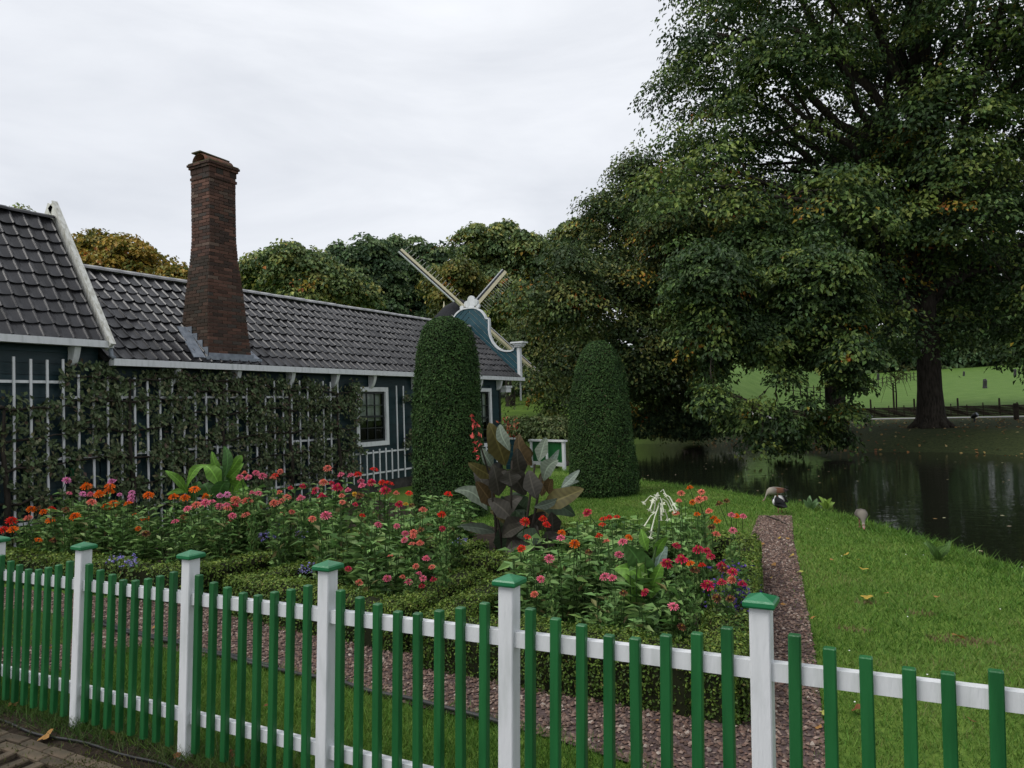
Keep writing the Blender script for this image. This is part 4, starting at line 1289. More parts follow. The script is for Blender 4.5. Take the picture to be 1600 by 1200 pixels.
FLW = """A o135,761,16 l104,751,12 o172,760,14 o171,768,15 l175,753,12 o155,773,15 c143,785,13 l130,772,10 p141,773,10 o178,787,14 o167,792,14 o200,788,13 l206,770,9 l205,776,9 l205,782,10 o49,796,13 c44,810,12 s80,796,12 o68,800,11 s18,814,15 s6,828,13 o20,828,14 o79,813,13 o117,807,14 o60,844,10 b83,845,10 b103,797,11 o232,774,14 o227,811,12 o216,826,8 b228,834,11 o211,805,8 p108,771,8 l187,773,7 b60,795,9 o304,765,14 o271,777,14 o289,778,13 o322,777,13 c307,789,13 p321,786,13 p331,784,11 p293,795,11 l344,775,10 l355,773,10 p343,791,11 p354,789,10 c368,782,15 c386,784,16 c356,795,13 m368,790,11 p363,806,11 c384,805,13 c358,816,9 p274,815,11 b287,808,10 c382,740,9 p375,746,10 p388,746,10 p400,739,10 p410,744,12 s430,743,9 c438,737,9 c426,748,11 p394,771,9 p404,771,10 c437,770,9 c428,786,12 c440,783,11 c449,777,12 c442,803,10 c456,800,9
B c512,732,12 p533,742,10 p548,743,10 s559,742,12 s585,734,12 c505,754,12 m518,755,8 m473,760,9 m454,763,8 m493,767,12 m503,777,14 m527,763,16 p564,752,10 p566,759,11 m580,754,12 s597,754,10 s608,756,15 m602,767,16 c619,771,9 p544,766,9 p470,779,12 p509,806,16 c488,811,11 c534,775,9 c535,785,9 m555,789,9 b562,775,12 y554,772,7 s639,771,10 s700,773,13 s690,805,13 c661,797,12 p591,820,11 p620,822,9 m624,788,12 y634,788,8 b643,790,8 p633,834,10 c646,832,11 p632,844,10 c645,838,10 c644,850,10 c656,849,11 b658,828,10 m691,826,9 c610,869,8 p666,873,11 c650,885,9 p655,897,9 p661,904,10 m677,906,10 c629,902,9 p605,904,12 p638,909,11 c561,911,12 m544,889,8 c675,886,8 s566,806,9 m659,916,8
C s820,815,14 s848,811,12 s854,820,12 s824,839,10 s815,857,12 o878,833,12 p876,841,12 o898,850,15 p858,873,14 m918,801,13 s943,811,11 s952,809,8 s964,808,8 s941,820,10 c948,847,12 p973,847,13 p967,867,13 o982,840,8 b920,863,8 s936,838,9 p945,901,14 p957,903,10 c835,929,8 p845,905,9 b974,927,12 o1078,763,11 c1064,771,11 c1096,769,10 c1092,781,13 c1101,779,9 c1061,783,7 o1082,785,8 b1124,788,11 b1135,783,8 o1089,804,9 o1116,811,12 o1121,815,8 p1143,805,10 o1151,807,9 p1161,807,10 c1108,799,8 p1145,829,9 c1119,835,12 c1056,802,8 b1112,824,8 m1057,853,12 m1091,860,17 m1105,861,8 m1110,870,11 m1042,881,17 m1065,876,19 o1079,881,9 s1097,884,8 m1128,885,15 m1145,894,14 b1085,892,15 b1132,892,16 m1106,915,18 p1052,948,15 m1008,926,13 m1128,911,14 c1143,906,12 m1160,913,13 b1120,935,14 b1141,936,12 b1065,980,13"""
HF = {'A': ([735, 760, 845, 880], [1.12, 1.02, .45, .35]), 'B': ([730, 760, 850, 915], [1.12, 1.0, .68, .38]), 'C': ([760, 800, 860, 920, 985], [.95, .88, .74, .58, .32])}
plants = []            # [bed, x, y, height, blooms]
for line in FLW.split('\n'):
    tk = line.split(); bed = tk[0]
    for f in tk[1:]:
        k = f[0]; px, py, sz = [float(v) for v in f[1:].split(',')]
        h = float(np.interp(py, *HF[bed])) + random.uniform(-.03, .03)
        p = G(px, py, h)
        dep = (C0 - p) @ M[:, 2]
        D = min(max(sz * dep / FPX * 1.25, .06), .15)
        best = None
        for pl in plants:
            if pl[0] == bed:
                d_ = math.hypot(pl[1] - p[0], pl[2] - p[1])
                if d_ < .26 and abs(pl[3] - h) < .25 and len(pl[4]) < 6 and (best is None or d_ < best[0]): best = (d_, pl)
        if best: best[1][4].append((k, p, D)); best[1][3] = max(best[1][3], h)
        else: plants.append([bed, p[0], p[1], h, [(k, p, D)]])
# leafy plants that are not in flower fill the beds
BEDS = {'A': np.array([(-9.9, 5.1), (-6.7, 5.2), (-6.5, 7.4), (-9.6, 7.8)]), 'B': np.array([(-4.75, 4.9), (-3.75, 4.75), (-3.9, 5.9), (-4.9, 7.6), (-5.6, 7.9), (-5.0, 6.2)]), 'C': np.array([(-2.62, 4.36), (-1.42, 4.3), (-1.85, 7.0), (-2.9, 7.1), (-2.9, 5.5)])}
for bed, poly in BEDS.items():
    P = scatter(poly, {'A': 300, 'B': 200, 'C': 240}[bed], 91)
    mind = {'A': .30, 'B': .24, 'C': .21}[bed]
    for p in P:
        if all(math.hypot(q[1] - p[0], q[2] - p[1]) > mind for q in plants if q[0] == bed):
            if bed == 'C': h = np.interp(p[1], [4.3, 5.2, 6.2, 7.1], [.30, .50, .66, .72])
            elif bed == 'B': h = np.interp(p[1], [4.6, 5.6, 7, 8.2], [.28, .55, .78, .85])
            else: h = np.interp(p[1], [5.0, 6.0, 7.5], [.34, .62, .82])
            plants.append([bed, p[0], p[1], float(h) * random.uniform(.85, 1.1), []])
def hdist(x, y):
    d_ = 9.
    for a, b in HSEG:
        a = np.array(a); e = np.array(b) - a; q = np.array([x, y]) - a
        t = np.clip(q @ e / (e @ e), 0, 1); d_ = min(d_, float(np.linalg.norm(q - t * e)))
    return d_
NB = G(1012, 962)[:2]
def pxof(p):
    c = M.T @ (np.asarray(p, float) - C0)
    return 800 + FPX * c[0] / -c[2]
GAPS = ((196, 246), (398, 470))          # bare strips between the clumps of the left bed
plants = [pl for pl in plants if pl[4] or not (pl[0] == 'A' and any(a < pxof((pl[1], pl[2], .3)) < b for a, b in GAPS))]
plants = [pl for pl in plants if pl[4] or not (pl[0] == 'B' and pxof((pl[1], pl[2], .3)) < 478)]
plants = [pl for pl in plants if pl[4] or (hdist(pl[1], pl[2]) > .36 and math.hypot(pl[1] - NB[0] * .985, pl[2] - NB[1] * .985) > .30)]
BN = {'A': 'left bed by the trellis', 'B': 'middle bed', 'C': 'right bed by the gravel path'}
def plkey(pl):
    ks = [b[0] for b in pl[4]]
    return (pl[0], max(set(ks), key=ks.count) if ks else '-')
order = {}
def pxof(p):
    c = M.T @ (np.asarray(p, float) - C0)
    return 800 + FPX * c[0] / -c[2]
for pl in plants: order.setdefault(plkey(pl), []).append(pl)
for key, lst in order.items():
    lst.sort(key=lambda pl: pxof((pl[1], pl[2], pl[3])))
    for i, pl in enumerate(lst):
        bed, x, y, h, bl = pl
        if key[1] == '-':
            t = empty('zinnia_plant', (x, y, gz(x)), label='%s leafy bloomless zinnia from the left in the %s' % (ordinal(i), BN[bed]), cat='plant', group='zinnias without blooms in the %s' % BN[bed])
        else:
            cn = COLS[key[1]][0]
            lab = '%s %s zinnia from the left in the %s' % (ordinal(i), cn, BN[bed]) if len(lst) > 1 else 'the only %s zinnia of the %s' % (cn, BN[bed])
            t = empty('zinnia_plant', (x, y, gz(x)), label=lab, cat='flower', group='zinnias in the %s' % BN[bed])
        fo = mk('foliage', random.choice(FOL), None, t)
        hs = h * (.92 if bl else .95)
        ws = {'A': .82, 'B': .92, 'C': .88}[bed] * (.65 + .5 * h)
        ws *= float(np.clip((hdist(x, y) - .14) / .26, .35, 1))
        if math.hypot(x - NB[0], y - NB[1]) < .34: ws *= .5; hs *= .75
        fo.scale = (ws, ws, hs); fo.rotation_euler = (0, 0, random.uniform(0, 6.28))
        for k, p, D in bl:
            q = mk('bloom', HEADS[k][random.choice((0, 0, 1, 2)) if k not in 'mb' else 1], None, t)
            q.location = (p[0] - x, p[1] - y, p[2] - gz(x))
            q.scale = (D, D, D)
            tocam = Vector((-p[0], -p[1], 1.0 - p[2])).normalized()
            nd = (Vector((0, 0, 1)) + tocam * random.uniform(.1, 1.0) + Vector((random.gauss(0, .2), random.gauss(0, .2), 0))).normalized()
            q.rotation_euler = (nd.to_track_quat('Z', 'Y') @ Matrix.Rotation(random.uniform(0, 6.28), 3, 'Z').to_quaternion()).to_euler()

# small lilac and purple flowers
def flower_clump(name, px, py, h, rad, nfl, cols, size, label, cat, seed, leaves=60, spike=False):
    r = np.random.default_rng(seed)
    p = G(px, py, h)
    t = empty(name, (p[0], p[1], gz(p[0])), label=label, cat=cat, group='small blue and purple bedding flowers')
    P = np.stack([r.normal(0, rad * .5, nfl), r.normal(0, rad * .5, nfl), h * (r.uniform(.55, 1.05, nfl) if spike else r.uniform(.86, 1.05, nfl))], 1)
    k = 5 if not spike else 3
    Pq = np.repeat(P, k, 0) + r.normal(0, size * .5, (nfl * k, 3))
    V, F, Cc = leafcloud(Pq, r.normal(0, .7, (nfl * k, 3)) + np.array([0, 0, 1.]), size, size * .8, blend(cols, r.integers(0, len(cols), nfl * k), .25, r), .1, seed)
    mk('blooms', npmesh('blooms', V, F, Cc), MT['petal'], t, kind='stuff')
    Pl = np.stack([r.normal(0, rad * .6, leaves), r.normal(0, rad * .6, leaves), h * r.uniform(.1, .92, leaves)], 1)
    V, F, Cc = leafcloud(Pl, r.normal(0, .5, (leaves, 3)) + np.array([0, 0, 1.]), .06, .03, blend(LPAL, r.integers(0, 5, leaves), .2, r), .15, seed)
    mk('foliage', npmesh('foliage', V, F, Cc), MT['leaf'], t)
LIL = [(.22, .20, .48), (.30, .26, .55), (.16, .14, .40)]
for i, (px, py, lab) in enumerate([(184, 871, 'left of the two lilac flower clumps on the hedge behind the first post'), (206, 874, 'right of the two lilac flower clumps on the hedge behind the first post'), (418, 833, 'large lilac blue flower clump between left and middle bed'), (430, 822, 'lilac blue flower heads rising behind the large lilac clump'),
                                  (478, 888, 'small lilac flowers beside the third fence post'), (466, 829, 'lilac flowers at the left rim of the middle bed'), (718, 843, 'lone lilac flower at the foot of the taller yew')]):
    flower_clump('ageratum', px, py, .40 if i not in (2, 3, 5) else .5, .10 if i != 2 else .16, 14 if i != 2 else 26, LIL, .022, lab, 'flower', 200 + i)
flower_clump('purple_statice', 1132, 885, .62, .17, 90, [(.055, .035, .17), (.085, .05, .23), (.04, .025, .12)], .024, 'deep purple flower clump beside crimson zinnias in the right bed', 'flower', 220, 80, True)
flower_clump('purple_statice', 1156, 912, .48, .07, 30, [(.055, .035, .16), (.04, .025, .12)], .022, 'small purple flower clump near the path-side hedge', 'flower', 221, 30, True)

# ------------------------------------------------------------------ broad-leaved plants
def broadleaf(base, tip, wid, col, face=None, arch=.12, cup=.12, wave=.03, nl=9, seed=0, bow=.12):
    """one broad lanceolate leaf from base to tip with a midrib fold and slightly wavy rim"""
    r = np.random.default_rng(seed)
    a, b = np.asarray(base, float), np.asarray(tip, float)
    L_ = np.linalg.norm(b - a); d = (b - a) / L_
    n = np.asarray(face if face is not None else (C0 + np.array([0, 0, 2.0]) - a), float)
    n = n - d * (n @ d); n /= np.linalg.norm(n)
    s_ = np.cross(d, n)
    n = n + s_ * r.normal(0, .35); n = n - d * (n @ d); n /= np.linalg.norm(n); s_ = np.cross(d, n)
    nl = 17
    ts = np.linspace(0, 1, nl); V = []
    ac = arch * L_
    C_ = []
    ph = r.uniform(0, 6); bend = r.normal(0, .06) * L_
    us = (-1, -.6, -.12, 0, .12, .6, 1)
    for j, t in enumerate(ts):
        c = a + d * L_ * t + n * ac * 4 * t * (1 - t) * .5 + s_ * bend * math.sin(math.pi * t) + np.array([0, 0, bow * L_ * 3.2 * t * (1 - t) * (1 - .3 * t)])
        ww = wid * .5 * min(1, (t / .38) ** .75 if t < .38 else ((1 - t) / .62) ** .62 * (1.0 + .12 * (t - .38)))
        for u in us:
            V.append(c + s_ * ww * u + n * (cup * ww * abs(u) ** 1.3 * 1.6 + wave * wid * math.sin(ph + t * 11 + u * 2.2) * abs(u)))
            k = np.array(col) * r.uniform(.92, 1.08) * (1.9 if u == 0 else (.8 if (j + (abs(u) > .5)) % 2 else 1.1))
            C_.append(k)
    m = len(us)
    F = [(m * i + j, m * i + j + 1, m * i + m + 1 + j, m * i + m + j) for i in range(nl - 1) for j in range(m - 1)]
    return npmesh('leaf', V, [np.array(F)], np.array(C_), smooth=True)

OL, DP, GG, BRN, DG, LG = (.105, .092, .032), (.050, .046, .036), (.125, .155, .115), (.105, .072, .034), (.040, .064, .034), (.18, .22, .18)
CAN = [(790, 728, 764, 660, 36, OL), (797, 705, 781, 663, 20, GG), (831, 728, 810, 677, 27, BRN), (826, 722, 817, 692, 25, BRN), (842, 722, 853, 683, 22, GG), (846, 737, 874, 702, 14, LG), (849, 752, 873, 719, 28, GG), (877, 762, 906, 734, 14, LG), (876, 763, 905, 752, 12, LG),
       (772, 748, 731, 722, 22, OL), (792, 734, 767, 771, 34, DP), (794, 734, 822, 774, 34, DP), (762, 798, 710, 766, 27, GG), (772, 792, 744, 752, 26, BRN), (776, 832, 713, 822, 17, GG), (776, 862, 720, 858, 20, DP), (776, 800, 781, 827, 28, (.10, .14, .06)),
       (848, 792, 913, 764, 36, OL), (842, 792, 899, 806, 34, DG), (834, 792, 874, 779, 15, GG), (846, 776, 846, 738, 24, BRN), (857, 772, 863, 748, 18, BRN), (800, 862, 812, 898, 30, DG), (802, 852, 783, 775, 46, DG), (812, 862, 806, 798, 44, DG), (862, 800, 864, 842, 28, DP),
       (764, 772, 742, 733, 22, DP), (815, 748, 808, 700, 26, DP), (780, 775, 770, 725, 30, DP), (838, 780, 826, 735, 32, DP), (790, 820, 768, 790, 32, DP), (830, 830, 852, 800, 30, DP), (770, 730, 752, 700, 18, GG), (822, 800, 800, 770, 36, DG), (800, 760, 796, 735, 34, DP), (860, 850, 885, 835, 22, DP), (815, 880, 838, 862, 30, DP)]
rc_ = random.Random(9)
for k in range(16):
    bx, by = rc_.uniform(775, 850), rc_.uniform(800, 870); an = rc_.uniform(-2.9, -.25); ln = rc_.uniform(32, 52)
    CAN.append((bx, by, bx + math.cos(an) * ln * 1.1, by + math.sin(an) * ln, rc_.uniform(20, 32), rc_.choice([DP, DG, DG, DP, OL])))
cb0 = G(800, 880)
canna = empty('canna_plant', tuple(cb0), label='large purple-leaved canna between the two yews', cat='plant')
for i, (x0, y0, x1, y1, w_, c) in enumerate(CAN):
    dep = 8.0 + random.uniform(-.35, .35); dt = dep + random.uniform(-.18, .18)
    lf = broadleaf(at(x0, y0, dep), at(x1, y1, dt), w_ * dep / FPX * 1.05, c, arch=random.uniform(-.1, .25), bow=random.uniform(0, .22), seed=300 + i)
    inv(mk('leaf', lf, MT['leaf'], canna), canna)
for (x0, y0, x1, y1) in ((778, 885, 764, 735), (790, 890, 800, 720), (805, 890, 836, 725), (815, 885, 846, 745), (785, 888, 772, 780)):
    inv(MB().tube([at(x0, y0, 8.0), at((x0 + x1) / 2 + 3, (y0 + y1) / 2, 8.0), at(x1, y1, 8.0)], [.022, .018, .012], 6).build('stem', MT['bark'], canna, smooth=True), canna)
b = MB(); b.tube([at(764, 740, 8.0), at(752, 700, 7.95), at(740, 652, 7.9)], [.012, .009, .005], 5); inv(b.build('flower_stem', MT['bark'], canna), canna)
fs = np.random.default_rng(5); PP = []
for (x, y) in ((738, 648), (739, 655), (742, 662), (740, 668), (746, 664), (739, 680), (744, 690), (749, 678), (743, 700), (750, 694), (741, 705), (747, 715)):
    PP.append(at(x, y, 7.9 + fs.normal(0, .02)))
PP = np.repeat(np.array(PP), 4, 0) + fs.normal(0, .012, (48, 3))
V, F, Cc = leafcloud(PP, fs.normal(size=(48, 3)), .055, .024, blend([(.62, .10, .09), (.70, .16, .13), (.5, .06, .06)], fs.integers(0, 3, 48), .2, fs), .1, 6, fs.normal(0, .4, (48, 3)) + np.array([0, 0, 1.]))
inv(mk('blooms', npmesh('blooms', V, F, Cc), MT['petal'], canna, kind='stuff'), canna)

TB, TD, TBL = (.14, .29, .045), (.075, .165, .045), (.17, .24, .20)
nb0 = G(1012, 960)
nic = empty('tobacco_plant', tuple(nb0), label='flowering tobacco with drooping white trumpets and broad green leaves', cat='plant')
for i, (x0, y0, x1, y1, w_, c) in enumerate([(1012, 930, 960, 888, 38, TB), (1012, 925, 976, 850, 40, TD), (1012, 922, 1003, 868, 32, TB), (1022, 908, 1042, 853, 22, TBL), (1018, 922, 1036, 878, 20, TB), (1012, 862, 1002, 826, 16, TB), (1024, 872, 1043, 838, 16, TB), (1015, 940, 1022, 990, 36, TD), (1006, 940, 976, 928, 40, TB),
                                              (1016, 935, 1030, 905, 24, TB), (1010, 900, 1007, 865, 18, TBL), (1014, 950, 985, 985, 30, TD), (1018, 945, 1050, 935, 26, TD)]):
    dep = 4.95 + random.uniform(-.15, .15)
    inv(mk('leaf', broadleaf(at(x0, y0, dep), at(x1, y1, dep + random.uniform(-.15, .05)), w_ * dep / FPX * 1.05, c, arch=random.uniform(.0, .25), wave=.07, bow=random.uniform(.08, .3), seed=400 + i), MT['leaf'], nic), nic)
inv(MB().tube([at(1012, 962, 4.95), at(1019, 890, 4.95), at(1029, 830, 4.93), at(1032, 778, 4.92)], [.013, .011, .008, .005], 6).build('stem', MT['stem'], nic, smooth=True), nic)
for i, (x, y) in enumerate([(1009, 786), (1021, 783), (1035, 787), (1050, 788), (1017, 797), (1023, 801), (1046, 797), (1054, 797), (1033, 813), (1042, 812), (1010, 822), (1019, 831), (1018, 840), (1051, 801), (1036, 800), (1027, 775), (1040, 776), (1034, 805)]):
    x = 1031 + (x - 1031) * 1.15; s0 = at(1031 + (x - 1031) * .2 + random.uniform(-2, 2), (773 if y < 805 else 790) + random.uniform(-5, 9), 4.92); e0 = at(x, y, 4.90 + random.uniform(-.12, .12))
    md = (s0 + e0) / 2 + np.array([0, 0, random.uniform(.012, .035)])
    b = MB(); b.tube([s0, md, e0], [.0025, .003, .005], 5)
    d_ = unit(e0 - md); u_ = unit(np.cross(d_, (0.2, .9, .1))); v_ = np.cross(d_, u_)
    star = [e0 + d_ * .004]
    for q in range(10):
        a = 2 * math.pi * q / 10; rr = .024 if q % 2 == 0 else .010
        star.append(e0 + (u_ * math.cos(a) + v_ * math.sin(a)) * rr)
    b.add(star, [(0, 1 + q, 1 + (q + 1) % 10) for q in range(10)])
    cc = np.tile((.74, .76, .62), (b.n, 1)); b.C = [cc]
    inv(b.build('trumpet_flower', MT['petal'], nic, usecol=True), nic)

GB = (.12, .25, .035); GD = (.05, .12, .03)
gb0 = G(335, 800, 0.0)
gdep = 10.2
gp = at(335, 790, gdep)
ginger = empty('green_canna_plant', (gp[0], gp[1], gz(gp[0])), label='fresh green broad-leaved canna in the left bed below the chimney', cat='plant')
for i, (x0, y0, x1, y1, w_, c) in enumerate([(293, 772, 257, 735, 15, GB), (292, 765, 326, 727, 15, GB), (345, 765, 320, 727, 24, GB), (349, 762, 331, 705, 14, GB), (352, 745, 350, 696, 16, GD), (355, 748, 378, 711, 18, GB), (355, 752, 381, 724, 15, GB), (358, 782, 380, 745, 34, GB), (350, 782, 345, 728, 28, GD), (290, 770, 260, 773, 9, GB), (330, 785, 318, 756, 26, GD), (368, 785, 388, 762, 18, GB), (340, 785, 356, 750, 26, GD), (300, 785, 312, 752, 20, GD), (360, 800, 372, 770, 30, GB)]):
    dep = gdep + random.uniform(-.2, .2)
    inv(mk('leaf', broadleaf(at(x0, y0, dep), at(x1, y1, dep + random.uniform(-.2, .1)), w_ * dep / FPX * 1.05, c, arch=random.uniform(.05, .4), wave=.09, bow=random.uniform(.1, .42), seed=500 + i), MT['leaf'], ginger), ginger)
for (x0, x1) in ((340, 352), (345, 338), (325, 296)):
    inv(MB().tube([at(x0, 835, gdep), at((x0 + x1) / 2, 790, gdep), at(x1, 745, gdep)], [.02, .016, .008], 6).build('stem', MT['stem'], ginger, smooth=True), ginger)
# red-leaved plant by the far corner of the house
rp = at(797, 690, 21.0)
rpl = empty('red_flowers', tuple(rp), label='small salmon red flowers at the far corner of the house', cat='flower')
P = np.stack([fs.normal(rp[0], .14, 70), fs.normal(rp[1], .14, 70), rp[2] + fs.uniform(.1, .75, 70)], 1)
V, F, Cc = leafcloud(P, fs.normal(size=(70, 3)), .12, .06, blend([(.55, .12, .06), (.62, .2, .12), (.25, .05, .04), (.08, .1, .03)], fs.integers(0, 4, 70), .2, fs), .1, 6)
inv(mk('blooms', npmesh('blooms', V, F, Cc), MT['petal'], rpl, kind='stuff'), rpl)

# ------------------------------------------------------------------ birds
def loft(rings, k=12):
    """rings: (x, z, half width, half height, colour top, colour bottom) along the bird's length; continuous skin"""
    V, Cc = [], []
    for (x, y, z, hw, hh, ct, cb_) in rings:
        for i in range(k):
            a = 2 * math.pi * i / k
            V.append((x, y + hw * math.cos(a), z + hh * math.sin(a)))
            t = .5 + .5 * math.sin(a)
            Cc.append(np.array(ct) if t > .45 else np.array(cb_))
    F = [(j * k + i, j * k + (i + 1) % k, (j + 1) * k + (i + 1) % k, (j + 1) * k + i) for j in range(len(rings) - 1) for i in range(k)]
    F += [tuple(range(k - 1, -1, -1)), tuple(range((len(rings) - 1) * k, len(rings) * k))]
    return V, F, Cc
BE, GY, BR_, BK, PK, WH = (.26, .235, .195), (.15, .13, .115), (.13, .055, .03), (.012, .012, .014), (.30, .13, .11), (.75, .75, .75)
def bird(name, label, cat, pos, yaw, scale, rings, legs, legcol, wing=None):
    V, F, Cc = loft(rings)
    b = MB(); b.add(V, F, np.array(Cc))
    for (x, y, zt) in legs:
        b.tube([(x, y, zt), (x - .01, y, zt * .5), (x + .005, y, .01)], [.016, .009, .009], 5, col=legcol)
        b.add([(x + .07, y, .004), (x - .01, y + .03, .006), (x - .015, y, .016), (x - .01, y - .03, .006)], [(0, 1, 2), (0, 2, 3), (0, 3, 1)], legcol)
    o = b.build(name, MT['feather'], smooth=True, usecol=True, label=label, category=cat)
    o.location = (pos[0], pos[1], float(terr(np.array([pos[0]]), np.array([pos[1]]))[0]) + .03); o.scale = (scale,) * 3; o.rotation_euler = (0, 0, yaw)
    if wing:
        for sg in (-1, 1):
            n = 7; W_ = []
            for i in range(n):
                t = i / (n - 1); x = .14 - .42 * t; hh = .085 * math.sin(math.pi * (.18 + .8 * t)) + .012
                yy = sg * (.118 * math.sin(math.pi * (.15 + .72 * t)) + .008)
                W_ += [(x, yy * .62, .335 + hh * .55 - .03 * t), (x, yy * 1.04, .30 - .02 * t), (x - .015, yy * .98, .30 - hh * .7 - .01 * t)]
            cols = []
            for i in range(n):
                c = np.array(wing[0 if i < 2 else (1 if i < 5 else 2)])
                cols += [c, c * .9, c * .8]
            wm = MB(); wm.add(W_, [f for i in range(n - 1) for f in ((3 * i, 3 * i + 1, 3 * i + 4, 3 * i + 3), (3 * i + 1, 3 * i + 2, 3 * i + 5, 3 * i + 4))], np.array(cols))
            wm.build('wing', MT['feather'], o, smooth=True, usecol=True)
    return o
goose = [(-.34, 0, .29, .01, .006, BK, BK), (-.30, 0, .29, .045, .02, BK, BK), (-.20, 0, .29, .085, .06, BR_, BE), (-.08, 0, .285, .115, .095, GY, BE), (.06, 0, .28, .12, .11, GY, BE), (.17, 0, .27, .10, .10, BE, BE), (.225, 0, .24, .065, .075, BE, BE), (.255, 0, .19, .042, .046, BE, BE),
         (.275, 0, .13, .030, .032, BE, BE), (.29, 0, .085, .030, .032, BE, BE), (.305, 0, .06, .034, .034, BR_, BE), (.325, 0, .038, .026, .024, BE, BE), (.342, 0, .025, .014, .012, PK, PK), (.362, 0, .010, .010, .006, PK, PK)]
p = G(1213, 786)
bird('goose', 'beige goose grazing side-on at the pond edge behind the black and white duck', 'goose', p, math.radians(205), .62, goose, [(-.02, .05, .20), (.03, -.05, .20)], PK, (GY, BR_, BK))
p = G(1347, 827)
bird('goose', 'grey-backed goose grazing head down towards the camera on the lawn edge', 'goose', p, math.radians(-80), .60, [(*q[:5], (tuple(np.array(q[5]) * .6) if q[0] < .28 else q[5]), tuple(np.array(q[6]) * .5)) for q in goose], [(-.02, .05, .20), (.03, -.05, .20)], PK, (GY, GY, BR_))
duck = [(-.30, 0, .15, .01, .006, BK, BK), (-.26, 0, .16, .05, .02, BK, BK), (-.15, 0, .18, .09, .06, BK, BK), (0, 0, .20, .125, .10, BK, BK), (.10, 0, .215, .12, .105, WH, BK), (.17, 0, .22, .09, .085, WH, WH), (.22, 0, .24, .055, .055, BK, WH), (.26, 0, .265, .042, .042, BK, WH), (.30, 0, .26, .045, .042, BK, BK), (.335, 0, .245, .032, .028, BK, PK), (.37, 0, .232, .018, .012, PK, PK), (.40, 0, .228, .014, .006, PK, PK)]
p = G(1219, 804)
bird('duck', 'black duck with a white shoulder patch at the end of the gravel path', 'duck', p, math.radians(125), .66, duck, [(-.02, .05, .12), (.02, -.05, .12)], PK, (WH, BK, BK))

# a fallen stick, dock leaves on the bank, fallen tree leaves
s0, s1 = G(1196, 808), G(1234, 824)
MB().tube([s0 + (0, 0, .02), (s0 + s1) / 2 + (0, 0, .035), s1 + (0, 0, .02)], [.012, .011, .007], 6).build('fallen_stick', MT['oldwood'], smooth=True, label='thin dark stick lying across the end of the gravel path', category='stick')
for i, (px, py, lab) in enumerate([(1268, 797, 'pale dock plant on the pond bank nearer the duck'), (1292, 798, 'yellow green dock plant on the bank right of the paler one'), (1465, 876, 'low leafy weed on the grass edge before the pond')]):
    p = G(px, py)
    t = empty('dock_plant', tuple(p), label=lab, cat='weed', group='weeds on the pond bank')
    for k in range(7):
        a = k * .9 + i; e = p + np.array([math.cos(a) * .12, math.sin(a) * .12, .13 + .04 * (k % 3)])
        inv(mk('leaf', broadleaf(p + (0, 0, .01), e, .075, [(.11, .19, .08), (.15, .24, .04), (.08, .15, .04)][i], seed=600 + k + 9 * i), MT['leaf'], t), t)

def fallen(me, px, py, size, lab, tint, z=.03):
    p = G(px, py)
    o = mk('fallen_leaf', me, None, label=lab, category='leaf', group='fallen tree leaves')
    zz = float(terr(np.array([p[0]]), np.array([p[1]]))[0])
    o.location = (p[0], p[1], zz + z); o.scale = (size,) * 3
    o.rotation_euler = (random.uniform(-.5, .5), random.uniform(-.5, .5), random.uniform(0, 6.28))
def lobed(seed, col):
    r = np.random.default_rng(seed); n = 22; V = [(0, 0, .02)]; Cc = [np.array(col) * .8]
    for i in range(n):
        a = 2 * math.pi * i / n
        rr = (.30 + .22 * abs(math.cos(2.5 * a)) ** .7) * r.uniform(.85, 1.1)
        V.append((rr * math.cos(a) * 1.15, rr * math.sin(a), .10 * math.sin(2 * a + seed) * r.uniform(.5, 1.2) + .05)); Cc.append(np.array(col) * r.uniform(.8, 1.2))
    me = npmesh('fallen_leaf', V, [np.array([(0, 1 + i, 1 + (i + 1) % n) for i in range(n)])], np.array(Cc))
    me.materials.append(MT['leaf_matt']); return me
TAN, YEL, BRO, YG = (.36, .19, .06), (.45, .31, .06), (.19, .075, .032), (.36, .36, .09)
LM = {k: [lobed(s, c) for s in (1, 2)] for k, c in (('t', TAN), ('y', YEL), ('b', BRO), ('g', YG))}
CNAME = {'t': 'tan', 'y': 'yellow', 'b': 'brown', 'g': 'pale yellow green'}
